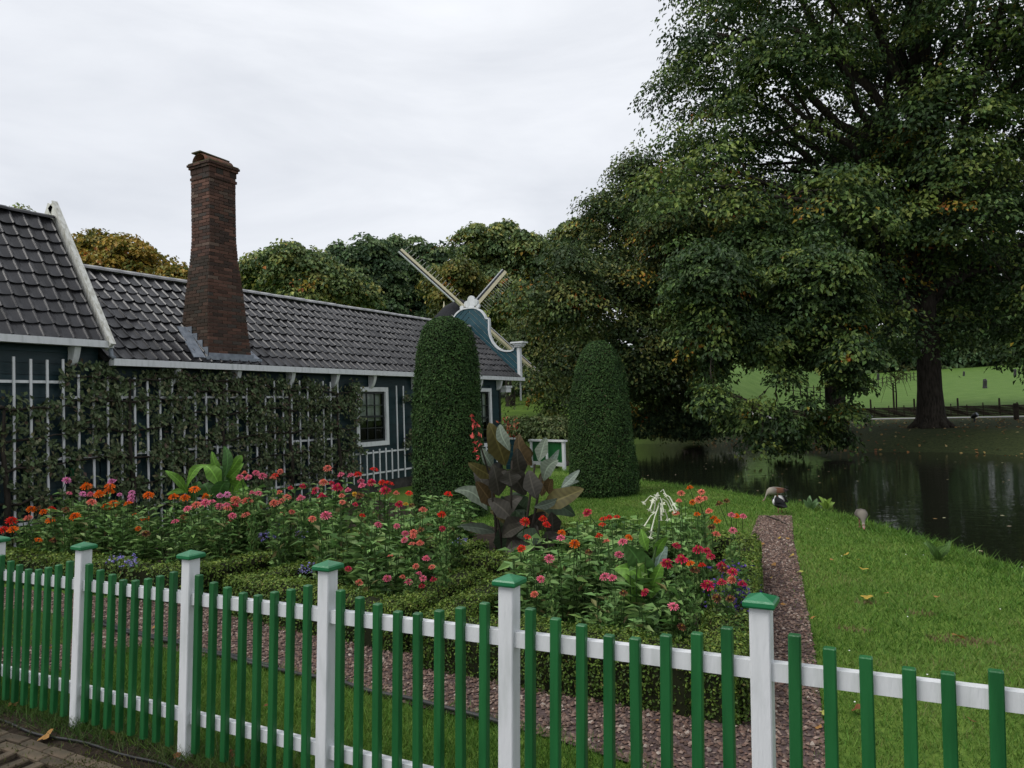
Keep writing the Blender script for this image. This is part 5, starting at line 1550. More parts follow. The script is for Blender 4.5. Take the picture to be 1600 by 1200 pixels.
FL = [('t', 1192, 856, .09, 'on the hedge side of the path'), ('y', 1218, 846, .06, 'on the far part of the path'), ('t', 1231, 847, .06, 'on the right rim of the far path'), ('y', 1237, 875, .10, 'long, on the path rim below the first birds'), ('t', 1209, 889, .08, 'on the path behind the fifth post'), ('g', 1250, 901, .10, 'on the lawn beside the path'), ('y', 1349, 896, .13, 'largest on the open lawn'), ('y', 1322, 873, .10, 'curled, on the upper lawn'), ('t', 1300, 881, .06, 'dry, on the upper lawn left of the curled one'), ('y', 1341, 881, .04, 'smallest on the upper lawn'),
      ('y', 1354, 941, .13, 'bleached, in the middle of the lawn'), ('t', 1226, 953, .08, 'on the path right of the last post cap'), ('t', 1272, 974, .07, 'at the right rim of the path'), ('b', 1340, 1117, .10, 'reddish, on the grass between two right pickets'), ('g', 1292, 1122, .10, 'on the gravel edge behind the right pickets'), ('t', 1279, 1147, .06, 'low on the gravel edge'), ('b', 1518, 1136, .06, 'dark, between the two last pickets'), ('b', 1595, 1120, .09, 'at the right picture edge below the rail'), ('t', 1497, 1002, .12, 'on the bare patch of the right lawn'), ('t', 1465, 941, .07, 'on the lawn towards the pond'),
      ('b', 21, 1108, .09, 'big and upright at the left pavement edge'), ('t', 71, 1160, .12, 'flat on the bricks at lower left'), ('b', 176, 1155, .05, 'small, on the earth before the second bay'), ('b', 278, 1190, .06, 'on the bricks beside the second post'), ('b', 358, 1192, .08, 'curled, at the bottom of the third bay'), ('t', 1024, 1136, .055, 'on the gravel under the right hedge'), ('y', 374, 1036, .07, 'on the gravel by the black hose'), ('t', 240, 989, .05, 'on the gravel in the second bay'), ('y', 80, 1019, .06, 'on the grass in the first bay'), ('b', 418, 1110, .06, 'in the grass left of the third post'), ('t', 1385, 935, .06, 'on the lawn right of the bleached one'), ('b', 850, 1080, .05, 'on the gravel right of the fourth post'), ('y', 1205, 910, .04, 'tiny, on the path')]
for k, px, py, sz, lab in FL:
    fallen(random.choice(LM[k]), px, py, sz * .68, '%s fallen leaf %s' % (CNAME[k], lab), 1, .035 if py > 1000 else .045)

# ------------------------------------------------------------------ parapets and footbridge beyond the yews
pr0 = at(828, 735, 21.0)
brg = empty('footbridge', (-9.8, 19.6, -.2), label='green boarded footbridge parapet with white frame between the yews', cat='bridge')
a_, b_ = np.array([-10.55, 20.1]), np.array([-9.15, 19.55])
dv = (b_ - a_) / np.linalg.norm(b_ - a_); nv_ = np.array([-dv[1], dv[0]])
def br3(s_, off, z): q = a_ + dv * s_ + nv_ * off; return (q[0], q[1], z)
Lb = np.linalg.norm(b_ - a_)
inv(MB().bar(br3(-.05, 0, .64), br3(Lb + .06, 0, .64), .16, .055).build('coping', MT['white'], brg), brg)
inv(MB().bar(br3(0, 0, -.06), br3(Lb, 0, -.06), .09, .11).build('sill', MT['white'], brg), brg)
for s_ in (.03, Lb * .5, Lb - .03): inv(MB().bar(br3(s_, 0, -.35), br3(s_, 0, .612), .10, .08, up=(1, 0, 0)).build('post', MT['white'], brg), brg)
nbd = 12
for k in range(nbd):
    s0_ = .09 + (Lb - .18) * k / nbd; s1_ = .09 + (Lb - .18) * (k + 1) / nbd - .008
    inv(MB().bar(br3((s0_ + s1_) / 2, 0, -.005), br3((s0_ + s1_) / 2, 0, .61), s1_ - s0_, .03, up=(nv_[0], nv_[1], 0)).build('board', MT['green'], brg), brg)
deck = MB()
for k in range(14): 
    q0 = br3(.1 + k * .1, .08, -.10); q1 = br3(.1 + k * .1, 1.3, -.10)
    deck.bar(q0, q1, .09, .04)
inv(deck.build('deck', MT['oldwood'], brg, kind='stuff'), brg)
tp = empty('low_wall', (-10.9, 19.9, -.2), label='low teal boarded wall with white coping at the far house corner', cat='wall')
for k in range(5):
    inv(MB().box((-11.1, 19.45, -.25 + k * .19), (-10.62, 19.50, -.25 + k * .19 + .183)).build('plank', MT['teal_light'], tp), tp)
inv(MB().box((-11.14, 19.40, .705), (-10.56, 19.54, .75)).build('coping', MT['white'], tp), tp)

# ------------------------------------------------------------------ windmill behind the house
hubp = at(734.4, 488.5, 34.0)
mill = empty('windmill', (hubp[0] - 1.2, hubp[1] + 1.0, 0), label='small windmill with cream and navy lattice sails behind the far gable', cat='windmill')
px2 = 34.0 / FPX
camX, camU, camB = M[:, 0], M[:, 1], M[:, 2]
e1 = -.739 * camX + .6625 * camU + .124 * camB
e2 = .3766 * camX + .558 * camU - .74 * camB
e1 /= np.linalg.norm(e1); e2 -= e1 * (e1 @ e2); e2 /= np.linalg.norm(e2)
nrm_ = np.cross(e1, e2); nrm_ = nrm_ if nrm_ @ camB > 0 else -nrm_
Lm = 143.4 * px2
for (e, q) in ((e1, e2), (e2, -e1), (-e1, -e2), (-e2, e1)):
    so = MB(); so.bar(hubp + e * .2, hubp + e * Lm, .16, .12, up=nrm_)
    sail = inv(so.build('sail_stock', MT['cream'], mill), mill)
    MB().bar(hubp + e * .9 - q * .13, hubp + e * Lm - q * .13, .10, .05, up=nrm_).build('sail_edge', MT['navy'], sail)
    MB().bar(hubp + e * .9 - q * .20, hubp + e * Lm - q * .20, .05, .06, up=nrm_).build('sail_board', MT['white'], sail)
    for k in range(16):
        s_ = 1.0 + (Lm - 1.15) * k / 15
        MB().bar(hubp + e * s_ + q * .06, hubp + e * s_ + q * .58, .013, .013, up=nrm_).build('lattice_bar', MT['white_old'], sail)
back = -nrm_
inv(MB().tube([hubp + nrm_ * .2, hubp + back * 1.6], [.16, .22], 10).build('windshaft', MT['cream'], mill), mill)
cc = hubp + back * 1.7; cc[2] = hubp[2]
V = []; hh = np.array([back[0], back[1], 0]); hh /= np.linalg.norm(hh); sd_ = np.array([-hh[1], hh[0], 0])
for t, wd, ht in ((-1.5, .75, .35), (-.8, 1.0, .75), (.2, 1.1, .55), (1.2, .8, .1), (1.7, .3, -.2)):
    for u in np.linspace(-1, 1, 9):
        V.append(cc + hh * t + sd_ * wd * u + np.array([0, 0, -.9 + (ht + .9) * (1 - abs(u) ** 2.2)]))
inv(MB().add(V, [(9 * i + j, 9 * i + j + 1, 9 * i + 10 + j, 9 * i + 9 + j) for i in range(4) for j in range(8)] + [tuple(range(8, -1, -1)), tuple(range(36, 45))]).build('cap', MT['thatch'], mill, smooth=True), mill)
V = []
zb_ = float(terr(np.array([cc[0]]), np.array([cc[1]]))[0]) - .3
for z, rr in ((zb_, 2.1), (cc[2] - .9, 1.05)):
    for i in range(8):
        a = 2 * math.pi * i / 8; V.append((cc[0] + rr * math.cos(a), cc[1] + rr * math.sin(a), z))
inv(MB().add(V, [(i, (i + 1) % 8, 8 + (i + 1) % 8, 8 + i) for i in range(8)] + [tuple(range(8, 16))]).build('body', MT['teal'], mill), mill)
fpos = at(694, 482, 36)
inv(MB().tube([fpos - (0, 0, .3), fpos, fpos + (0, 0, .35)], [.08, .06, .02], 8).build('finial', MT['cream'], mill), mill)

# ------------------------------------------------------------------ trees
def crown_mesh(lobes, nleaf, leaf, pal, prob, seed, rc=.75, flat=.45, fill=.55, acc=None, accp=.05, per=110):
    """leaves in flattened sprays, the sprays spread through the outer part of each lobe"""
    r = np.random.default_rng(seed)
    lobes = np.array(lobes, float)
    wts = lobes[:, 3] ** 2; wts /= wts.sum()
    ncl = max(8, nleaf // per)
    li = r.choice(len(lobes), ncl, p=wts)
    d = unit(r.normal(size=(ncl, 3)))
    rad = (fill + (1 - fill) * r.random(ncl) ** .6) * r.uniform(.8, 1.22, ncl)
    cc_ = lobes[li, :3] + d * (rad * lobes[li, 3])[:, None] * np.array([1, 1, .85])
    crad = rc * r.uniform(.55, 1.25, ncl)
    ctint = r.choice(len(pal), ncl, p=prob)
    if acc is not None:
        ctint2 = r.random(ncl) < accp
    k = r.integers(0, ncl, nleaf)
    o = r.normal(size=(nleaf, 2)); o = o / (np.linalg.norm(o, axis=1, keepdims=True) + 1e-6) * np.sqrt(r.random((nleaf, 1)))
    rr = np.linalg.norm(o, axis=1)
    ax = unit(d[:, :] * np.array([1, 1, .3]))[k]               # spray tilts outward and down
    P = cc_[k].copy()
    P[:, :2] += o * crad[k][:, None]
    P[:, 2] += crad[k] * (flat * (.35 - .9 * rr ** 2) + r.normal(0, .13, nleaf)) - np.sum(o * ax[:, :2], 1) * crad[k] * .35
    N = np.stack([o[:, 0] * .7, o[:, 1] * .7, np.ones(nleaf)], 1) + ax * .45 + r.normal(0, .5, (nleaf, 3))
    D = np.concatenate([o + r.normal(0, .4, (nleaf, 2)), -.45 + r.normal(0, .35, (nleaf, 1))], 1)
    idx = np.clip(ctint[k] + r.choice([-1, 0, 0, 1], nleaf), 0, len(pal) - 1)
    col = blend(pal, idx, .25, r)
    if acc is not None:
        m = ctint2[k] & (r.random(nleaf) < .75)
        col[m] = blend(acc, r.integers(0, len(acc), m.sum()), .25, r)
        m2 = r.random(nleaf) < accp * .06
        col[m2] = blend(acc, r.integers(0, len(acc), m2.sum()), .25, r)
    ls = leaf * r.uniform(.65, 1.25, nleaf)
    V, F, Cc = leafcloud(P, N, ls, ls * r.uniform(.5, .72, nleaf), col, .14, seed, D, .18, .5)
    return npmesh('crown', V, F, Cc), cc_

def tree(name, label, base, lobes, nleaf, leaf, pal, prob, seed, trunk_r, fork_z, group=None, cat='tree', acc=None, accp=.05, rc=.75, flat=.45, nbranch=None, flare=1.6, fill=.55, per=110):
    """lobes in world coordinates"""
    r = np.random.default_rng(seed + 1000)
    t = empty(name, tuple(base), label=label, cat=cat, group=group)
    base = np.asarray(base, float)
    b = MB()
    top = base + np.array([r.normal(0, .1), r.normal(0, .1), fork_z])
    hz_ = np.array([-.35, 0, .05, .15, .4, .7, 1.0]) 
    pts = []; rs = []
    for s_, q in zip(hz_, (flare * 1.15, flare, flare * .86, 1.18, 1.02, .96, .98)):
        pts.append(base + (top - base) * max(s_, 0) + np.array([0, 0, min(s_, 0)]) + np.array([r.normal(0, .015 * trunk_r), r.normal(0, .015 * trunk_r), 0])); rs.append(trunk_r * q)
    b.tube(pts, rs, 14, cap=False)
    # flared roots
    if flare > 1.3:
        for i in range(7):
            a = 2 * math.pi * i / 7 + r.uniform(-.2, .2); dv_ = np.array([math.cos(a), math.sin(a), 0])
            b.tube([base + dv_ * trunk_r * .75 + (0, 0, trunk_r * 1.1), base + dv_ * trunk_r * 1.35 + (0, 0, trunk_r * .35), base + dv_ * trunk_r * 2.3 + (0, 0, -.12)], [trunk_r * .38, trunk_r * .32, trunk_r * .12], 7)
    inv(b.build('trunk', MT['bark'], t, smooth=True), t)
    me, cl = crown_mesh(lobes, nleaf, leaf, pal, prob, seed, rc, flat, fill, acc, accp, per)
    inv(mk('crown', me, MT['leaf'], t), t)
    lobes = np.array(lobes, float)
    brm = MB()
    order_ = np.argsort(lobes[:, 2])
    for li in order_[:nbranch] if nbranch else order_:
        c = lobes[li, :3]; R_ = lobes[li, 3]
        st = top + np.array([0, 0, max(0, (c[2] - top[2]) * .42)]) * r.uniform(.6, 1) + r.normal(0, .08, 3) * trunk_r
        low_ = c[2] < top[2] + .3
        if low_:                        # hanging sprays grow from the bough above them, not from the trunk
            hi_ = [q for q in range(len(lobes)) if lobes[q, 2] > c[2] + .8]
            if hi_:
                q = min(hi_, key=lambda q: np.linalg.norm((lobes[q, :3] - c) * np.array([1, 1, .6])))
                st = lobes[q, :3] + r.normal(0, .15, 3)
        v = c - st; n_ = 7; pts = []
        for s_ in np.linspace(0, 1, n_):
            pts.append(st + v * s_ + np.array([0, 0, .12 * np.linalg.norm(v) * math.sin(math.pi * s_)]) + r.normal(0, .03 * np.linalg.norm(v), 3) * (0 < s_ < 1))
        r0 = min(trunk_r * .52, .035 * np.linalg.norm(v) + .03, R_ * .11 + .015)
        if low_: r0 = min(r0, .028)
        brm.tube(pts, np.linspace(r0, r0 * .3, n_), 7)
        # second-order branches
        for q in range(4):
            d = unit(r.normal(size=3)); e = c + d * R_ * .8; s2 = pts[r.integers(3, 6)]
            brm.tube([s2, (s2 + e) / 2 + r.normal(0, .12 * R_, 3), e], [r0 * .34, r0 * .22, r0 * .07], 5, cap=False)
    # central leader
    zt = lobes[:, 2].max()
    if zt > top[2] + 1:
        ctr = np.average(lobes[:, :3], axis=0, weights=lobes[:, 3])
        brm.tube([top - (0, 0, .3), top + np.array([(ctr[0] - top[0]) * .15, (ctr[1] - top[1]) * .15, (zt - top[2]) * .4]), np.array([top[0] * .6 + ctr[0] * .4, top[1] * .6 + ctr[1] * .4, zt])], [trunk_r * .85, trunk_r * .5, trunk_r * .12], 9, cap=False)
    inv(brm.build('limbs', MT['bark'], t, smooth=True), t)
    return t

def lob(L, depth, jit=0, seed=0, ext=0):
    """list of (px, py, radius px[, depth]) -> world spheres"""
    r = np.random.default_rng(seed); o = []
    for q in L:
        dpt = q[3] if len(q) > 3 else depth + r.uniform(-jit, jit)
        p = at(q[0], q[1], dpt)
        o.append((*p, q[2] * dpt / FPX))
    return o

TG = [(0.030, 0.058, 0.021), (0.044, 0.082, 0.025), (0.067, 0.117, 0.031), (0.105, 0.163, 0.040), (0.168, 0.220, 0.048)]
ACC = [(.34, .20, .03), (.30, .23, .03), (.33, .12, .03), (.26, .24, .04)]
tb = np.array([.62, 39.8, 0.1])
T1 = lob([(1110, 50, 85), (1090, 140, 70), (1120, 210, 80), (1230, 40, 110), (1220, 150, 100), (1240, 260, 100), (1140, 290, 75), (1360, 30, 120), (1350, 160, 110), (1360, 290, 110), (1480, 60, 110), (1470, 200, 110), (1480, 330, 110), (1580, 120, 110), (1590, 270, 110), (1600, 400, 110), (1400, 400, 80), (1320, 380, 80), (1530, 440, 75), (1420, 480, 55), (1350, 470, 60), (1620, 500, 80),
          (1060, 255, 48), (1045, 300, 60), (1290, 330, 85), (1240, 370, 75), (1330, 430, 65), (1170, 340, 70), (1450, 430, 70), (1560, 500, 60), (1480, 510, 45), (1400, 520, 42), (1660, 560, 50), (1600, 545, 36), (1160, -70, 110), (1300, -110, 130), (1450, -120, 140), (1600, -60, 140), (1380, -240, 130), (1510, -240, 130), (1700, 60, 130), (1720, 220, 130), (1710, 380, 110), (1640, -180, 120), (1800, 130, 110), (1800, 300, 100)], 34.5, 5.5, 7)
tree('oak_tree', 'huge old tree with thick dark trunk on the far bank at right', tb, T1, 230000, .225, TG, [.28, .26, .21, .16, .09], 701, .52, 4.6, acc=ACC, accp=.028, rc=1.45, cat='tree', fill=.42)
tb2 = np.array([-2.9, 33.4, -.05])
T2 = lob([(1100, 440, 75), (1190, 400, 75), (1270, 430, 75), (1180, 480, 70), (1260, 520, 70), (1120, 520, 54), (1200, 530, 54), (1300, 500, 55), (1335, 545, 34), (1120, 585, 20), (1225, 590, 14), (1262, 628, 10), (1315, 585, 18), (1180, 630, 9), (1140, 650, 20), (1172, 668, 24), (1212, 655, 22), (1250, 676, 24), (1284, 660, 20), (1312, 688, 17), (1230, 692, 14), (1190, 692, 15), (1332, 600, 22), (1322, 648, 16), (1110, 625, 22)], 27.5, 2.5, 8)
tree('maple_tree', 'broad tree drooping over the water in front of the far bank', tb2, T2, 88000, .185, TG, [.22, .27, .25, .18, .08], 702, .40, 3.6, acc=ACC, accp=.02, rc=.72, flare=1.35, fill=.4, per=80)
tb3 = np.array([-11.6, 42.6, 0.1])
T3 = lob([(1000, 280, 40), (1060, 340, 60), (1120, 360, 60), (985, 330, 50), (945, 325, 28), (1040, 330, 60), (1010, 400, 70), (930, 390, 48), (885, 420, 42), (1080, 400, 60), (960, 460, 70), (890, 480, 55), (840, 470, 42), (1040, 480, 70), (850, 540, 50), (920, 550, 60), (1000, 550, 65), (1060, 560, 55), (840, 600, 30), (870, 620, 34), (930, 620, 45), (1010, 615, 40), (1060, 620, 36), (820, 520, 30), (1070, 660, 26), (1020, 650, 22)], 34.5, 3.5, 9)
tree('maple_tree', 'wide yellowing tree behind the right yew, left of the drooping tree', tb3, T3, 115000, .195, [(.036, .062, .023), (.055, .090, .029), (.084, .124, .036), (.125, .158, .044), (.185, .190, .052)], [.22, .26, .25, .18, .09], 703, .42, 3.4, acc=ACC, accp=.04, rc=1.2, flare=1.4, fill=.4)

# trees on the hill behind the house
YT = [(0.079, 0.099, 0.024), (0.132, 0.139, 0.029), (0.211, 0.185, 0.034), (0.317, 0.225, 0.037), (0.396, 0.238, 0.040)]
OG = [(0.070, 0.118, 0.044), (0.113, 0.167, 0.058), (0.165, 0.221, 0.073), (0.232, 0.277, 0.085), (0.325, 0.320, 0.092)]  # olive greens lightened, distance haze put into the leaf colour
DKG = [(0.039, 0.074, 0.035), (0.059, 0.106, 0.047), (0.086, 0.146, 0.059), (0.122, 0.188, 0.074), (0.172, 0.235, 0.092)]  # darker greens, likewise paled to imitate distance haze
def hilltree(L, depth, n, leaf, pal, seed, label, prob=(.2, .25, .25, .2, .1), acc=ACC, accp=.06, jit=2.5, tr=.35):
    accp = accp * .45
    lb = lob(L, depth, jit, seed)
    c = np.average(np.array(lb)[:, :3], axis=0)
    z = float(terr(np.array([c[0]]), np.array([c[1]]))[0])
    lo_ = min(l[2] - l[3] for l in lb)
    tree('hill_tree', label, (c[0], c[1], z - .1), lb, n, leaf, pal, list(prob), seed, tr, max(2.0, lo_ - z + .6), 'trees on the hill behind the house', acc=acc, accp=accp, rc=.85, flare=1.2, fill=.35, per=45)
hilltree([(150, 395, 42), (195, 410, 48), (120, 415, 40), (235, 430, 42), (175, 450, 50), (270, 445, 32), (130, 455, 40)], 52, 31900, 0.32, YT, 711, 'golden yellow tree above the low roof left of the chimney', prob=(.06, .16, .28, .3, .2), accp=.3)
hilltree([(40, 345, 22), (10, 350, 24), (70, 360, 22), (30, 380, 30)], 58, 7250, 0.34, OG, 712, 'tree top just showing above the tall house ridge')
hilltree([(290, 450, 30), (330, 445, 30), (310, 480, 30), (350, 460, 30)], 62, 10150, 0.36, DKG, 713, 'dark tree half hidden behind the chimney')
hilltree([(410, 420, 36), (450, 415, 38), (490, 425, 42), (430, 460, 44), (520, 445, 38), (480, 470, 44), (555, 460, 30), (400, 455, 30)], 50, 34800, 0.30, OG, 714, 'rounded olive green tree directly right of the chimney')
hilltree([(530, 410, 32), (575, 400, 36), (560, 440, 40), (600, 430, 40), (590, 480, 44), (550, 480, 40)], 60, 26100, 0.36, DKG, 715, 'dark green tree behind the middle of the long roof', accp=.01)
hilltree([(615, 395, 32), (655, 400, 34), (690, 405, 30), (640, 440, 42), (680, 450, 42), (660, 490, 46)], 64, 26100, 0.38, DKG, 716, 'dark tree behind the upper left windmill sail', accp=.01)
hilltree([(740, 380, 32), (790, 378, 34), (825, 390, 30), (760, 420, 40), (810, 425, 40), (845, 410, 28), (780, 460, 44), (830, 465, 40), (740, 460, 36), (800, 510, 40)], 56, 40600, 0.34, OG, 717, 'tall yellow green tree behind the windmill', accp=.14)
hilltree([(690, 440, 26), (720, 430, 28), (705, 465, 28), (735, 455, 24), (715, 490, 28)], 46, 14500, 0.27, [(.06, .085, .022), (.09, .115, .026), (.13, .145, .03), (.18, .17, .035), (.24, .20, .04)], 718, 'small yellowish tree between the windmill sails', accp=.1)
hilltree([(880, 380, 30), (915, 360, 26), (860, 400, 26), (850, 440, 30)], 62, 13050, 0.37, OG, 719, 'tree top in the dip between windmill tree and big trees', accp=.12)
# dense wood filling the hillside under those crowns
def mass(name, L, depth, n, leaf, pal, seed, label, cat, rc=1.2, jit=3):
    me, _ = crown_mesh(lob(L, depth, jit, seed), n, leaf, pal, [.3, .3, .2, .15, .05], seed, rc, .45, .1, per=24)
    tag(mk(name, me, MT['leaf']), label, cat, kind='stuff')
mass('hill_wood', [(x, 500 + 18 * math.sin(x * .05), 42) for x in range(-60, 900, 34)] + [(x, 470, 30) for x in range(560, 880, 40)], 68, 52200, 0.48, DKG, 731, 'dark wood on the hillside behind house and windmill', 'wood')
mass('hill_wood', [(x, 570, 45) for x in range(560, 1000, 40)], 64, 23200, 0.48, DKG, 732, 'dark undergrowth behind the far gable', 'wood')
mass('distant_wood', [(x, 552 + 5 * math.sin(x * .11), 22) for x in range(1080, 1800, 13)] + [(x, 566 + 6 * math.sin(x * .07), 24) for x in range(1080, 1800, 16)] + [(x, 535 + 8 * math.sin(x * .05), 30) for x in range(1060, 1820, 22)] + [(x, 492 + 14 * math.sin(x * .04), 36) for x in range(1060, 1840, 30)] + [(x, 455 + 14 * math.sin(x * .033), 34) for x in range(1060, 1840, 36)], 150, 60000, 1.5, DKG, 733, 'haze-tinted line of trees beyond the bright meadow', 'wood', 2.4, 8)
mass('pond_reeds', [(x, 672, 18) for x in range(800, 900, 12)] + [(x, 660, 10) for x in range(800, 900, 12)], 29, 13050, 0.16, [(.06, .09, .03), (.08, .115, .04), (.11, .145, .05), (.13, .16, .06), (.16, .18, .07)], 734, 'grey green reeds and low shrubs beyond the green footbridge', 'reeds', .4, 1.0)

# ------------------------------------------------------------------ far bank: road, wattle fence, meadow posts, lights
rd = []
for x in np.linspace(-16, 60, 40):
    for y in (54.6, 57.6):
        rd.append((x, y, float(terr(np.array([x]), np.array([y]))[0]) + .03))
mk('park_path', npmesh('park_path', rd, [np.array([(2 * i, 2 * i + 2, 2 * i + 3, 2 * i + 1) for i in range(39)])]), MT['asphalt'], kind='structure', label='pale park path along the meadow')
def tz(x, y): return float(terr(np.array([x]), np.array([y]))[0])
wf = empty('wattle_fence', (5, 58.6, .1), label='low woven wattle fence along the far park path', cat='fence')
wv_ = MB()
xs_ = np.linspace(-14, 26, 161)
for k in range(7):
    pts = [(x, 58.6 + .05 * math.cos(math.pi * (i + k) * .5), tz(x, 58.6) + .06 + k * .10 + .012 * math.sin(x * 5 + k)) for i, x in enumerate(xs_)]
    wv_.tube(pts, .045, 4, cap=False)
inv(wv_.build('woven_rods', MT['oldwood'], wf, kind='stuff'), wf)
for x in np.arange(-14, 26.1, .95):
    h = .85 + random.uniform(-.06, .06)
    inv(MB().tube([(x, 58.6, tz(x, 58.6) - .1), (x + random.gauss(0, .02), 58.6, tz(x, 58.6) + h)], [.04, .035], 6).build('stake', MT['oldwood'], wf), wf)
for i, (px, py0, py1) in enumerate([(1360, 624, 660), (1395, 598, 660), (1428, 623, 660), (1496, 622, 660), (1561, 622, 660)]):
    p = onY(px, py0, 60.0); z0 = tz(p[0], 60.0)
    MB().tube([(p[0], 60.0, z0 - .1), (p[0], 60.0, p[2])], [.07, .06], 7).build('meadow_post', MT['oldwood'], label=['%s dark post from the left in the meadow behind the wattle fence' % ordinal(i)][0], category='post', group='posts in the meadow')
# young bare tree tied to its stake
p = onY(1395, 600, 60.4)
sap = empty('sapling', (p[0] + .15, 60.4, tz(p[0], 60.4)), label='small half-bare sapling beside a stake in the meadow', cat='tree')
b = MB(); q0 = np.array([p[0] + .15, 60.4, tz(p[0], 60.4)])
b.tube([q0, q0 + (.05, 0, 1.6), q0 + (0, 0, 3.2)], [.06, .05, .02], 6)
inv(b.build('trunk', MT['bark'], sap), sap)
b = MB()
for k in range(16):
    a = random.uniform(0, 6.28); z = random.uniform(1.6, 3.1); ln = random.uniform(1.0, 2.0); s_ = q0 + (0, 0, z)
    b.tube([s_, s_ + (math.cos(a) * ln * .6, math.sin(a) * ln * .6, .5), s_ + (math.cos(a) * ln, math.sin(a) * ln, random.uniform(-.9, .3))], [.025, .018, .008], 4, cap=False)
inv(b.build('branches', MT['bark'], sap), sap)
me, _ = crown_mesh([(q0[0], q0[1], q0[2] + 3.2, 1.3)], 240, .20, [(.12, .14, .05), (.18, .19, .07)], [.5, .5], 740, .5)
inv(mk('leaves', me, MT['leaf'], sap), sap)
# far wire fence and dark stumps in the meadow
wfn = empty('meadow_fence', (-6, 105, 2.5), label='thin line of grey fence posts crossing the upper meadow', cat='fence')
pts = [onY(px, py, yy) for px, py, yy in [(1325, 592, 92), (1435, 578, 120)]]
for s_ in np.linspace(-.6, 1.4, 34):
    q = pts[0] * (1 - s_) + pts[1] * s_; z0 = tz(q[0], q[1])
    inv(MB().tube([(q[0], q[1], z0 - .1), (q[0], q[1], z0 + 1.25)], [.06, .055], 5).build('post', MT['oldwood'], wfn), wfn)
for hgt in (.5, 1.0):
    inv(MB().tube([(*(pts[0] * (1 - s_) + pts[1] * s_)[:2], tz(*(pts[0] * (1 - s_) + pts[1] * s_)[:2]) + hgt) for s_ in np.linspace(-.6, 1.4, 34)], .03, 4).build('wire', MT['oldwood'], wfn), wfn)
for i, (px, py, h, lab) in enumerate([(1539, 607, 1.0, 'larger dark stump in the meadow right of the thick trunk'), (1586, 587, .9, 'dark stump high in the meadow near the right edge'), (1506, 588, .7, 'smallest dark stump in the upper meadow'), (1372, 594, 1.0, 'dark stump on the meadow left of the thick trunk')]):
    yy = 80. if py > 600 else 105.
    for _ in range(40):        # walk out along the sight line until it meets the meadow
        p = onY(px, py, yy)
        if p[2] < tz(p[0], yy): break
        yy += 1.5
    z0 = tz(p[0], p[1])
    b = MB(); b.tube([(p[0], p[1], z0 - .2), (p[0], p[1], z0 + .25 * h), (p[0] + .04, p[1], z0 + .8 * h), (p[0], p[1], z0 + h)], [.26 * h, .20 * h, .20 * h, .14 * h], 9)
    b.build('tree_stump', MT['black'], label=lab, category='stump', group='stumps in the meadow')
for i, (px, py, lab) in enumerate([(1358, 662, 'small dark ground light left of the thick trunk'), (1523, 664, 'small dark ground light right of the thick trunk')]):
    p = onY(px, py, 47.0); z0 = tz(p[0], 47.0)
    g = empty('ground_light', (p[0], 47.0, z0), label=lab, cat='light', group='ground lights under the big tree')
    MB().tube([(0, 0, -.05), (0, 0, .35)], .05, 8).build('stem', MT['black'], g)
    MB().tube([(-.12, .08, .26), (.0, -.02, .36), (.12, -.10, .44)], [.08, .13, .13], 10).build('lamp_head', MT['black'], g)
    MB().tube([(.12, -.10, .44), (.135, -.11, .45)], [.10, .10], 10).build('lens', MT['lead'], g)
p = onY(1588, 650, 50.0)
MB().cbox((p[0] - .13, 49.9, tz(p[0], 50) - .1), (p[0] + .13, 50.1, tz(p[0], 50) + .95), .03).build('bollard', MT['oldwood'], label='thick wooden post at the right edge by the park path', category='post')
# leaf litter on the far shore and leaves floating on the pond
rl = np.random.default_rng(77)
P = []
for a, b_ in zip(POND[16:23], POND[17:24]):
    n = int(np.linalg.norm(b_ - a) * 190); t = rl.random((n, 1)); e = unit(b_ - a); nn = np.array([-e[1], e[0]])
    sgn = 1 if (sdf(((a + b_) / 2 + nn * .5)[None], POND)[0] > 0) else -1
    P.append(a * (1 - t) + b_ * t + nn * sgn * (.1 + np.abs(rl.exponential(.45, (n, 1)))))
P = np.concatenate(P); P = np.stack([P[:, 0], P[:, 1], terr(P[:, 0], P[:, 1]) + .04], 1); n = len(P)
V, F, Cc = leafcloud(P, rl.normal(0, .35, (n, 3)) + np.array([0, -.2, 1]), .16, .11, blend([(.24, .11, .045), (.32, .17, .06), (.16, .08, .04), (.36, .24, .09)], rl.integers(0, 4, n), .3, rl), .1, 3)
tag(mk('leaf_litter', npmesh('leaf_litter', V, F, Cc), MT['leaf_matt']), 'band of orange brown fallen leaves along the far shore', 'leaves', kind='stuff')
P = np.stack([rl.uniform(-12, 5, 1100), rl.uniform(28, 54, 1100)], 1); P = P[sdf(P, POND) > .3]
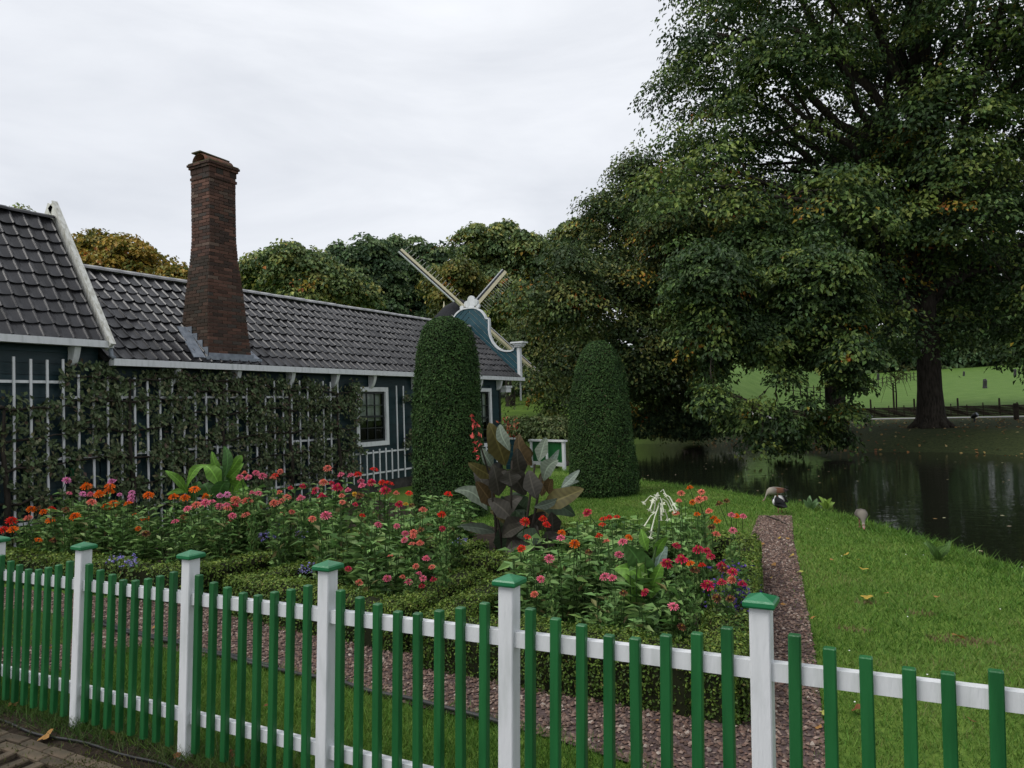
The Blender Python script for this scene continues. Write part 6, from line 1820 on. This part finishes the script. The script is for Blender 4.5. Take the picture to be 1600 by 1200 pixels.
P = np.stack([P[:, 0], P[:, 1], terr(P[:, 0], P[:, 1]) + .03], 1); n = len(P)
V, F, Cc = leafcloud(P, rl.normal(0, .35, (n, 3)) + np.array([0, -.2, 1]), .15, .10, blend([(.20, .11, .045), (.26, .18, .07), (.13, .08, .04), (.3, .25, .12)], rl.integers(0, 4, n), .3, rl), .1, 3)
tag(mk('leaf_litter', npmesh('leaf_litter', V, F, Cc), MT['leaf_matt']), 'scattered dead leaves on the shady ground under the big tree', 'leaves', kind='stuff')
P = np.stack([rl.uniform(-8, 6, 260), rl.uniform(12, 32, 260)], 1); P = P[sdf(P, POND) < -.5][:80]; n = len(P)
V, F, Cc = leafcloud(np.concatenate([P, np.full((n, 1), WZ + .006)], 1), np.tile((0, 0, 1.), (n, 1)), .09, .06, blend([(.4, .34, .2), (.5, .45, .3), (.3, .2, .08)], rl.integers(0, 3, n), .3, rl), .0, 3)
tag(mk('floating_leaves', npmesh('floating_leaves', V, F, Cc), MT['leaf_matt']), 'small pale leaves floating on the dark pond', 'leaves', kind='stuff')

# a darker tree standing behind the huge one, added shrubs shading the far bank and its reflection
T4 = lob([(1280, 330, 70), (1360, 250, 80), (1440, 380, 80), (1520, 300, 80), (1600, 360, 80), (1660, 440, 70), (1560, 450, 70), (1480, 460, 60), (1390, 460, 60), (1310, 440, 60), (1620, 520, 45), (1540, 525, 35), (1250, 520, 50), (1450, 530, 26), (1350, 530, 36), (1700, 300, 80)], 52, 3.0, 10)
c4 = np.array([13.0, 53.0, .1])
tree('shade_tree', 'dark tree standing behind the huge old tree at right', c4, T4, 60000, .36, DKG, [.3, .28, .22, .14, .06], 741, .4, 4.0, acc=ACC, accp=.02, rc=1.2, flare=1.3, fill=.3)
mass('shore_shading_shrubs', [(x, 655 + 6 * math.sin(x * .09), 17) for x in range(985, 1150, 11)] + [(x, 672, 12) for x in range(985, 1150, 14)], 37, 13050, 0.19, DKG, 742, 'added dark shrubs shading the far shore beside the right yew', 'shrubs', .5, 1.5)
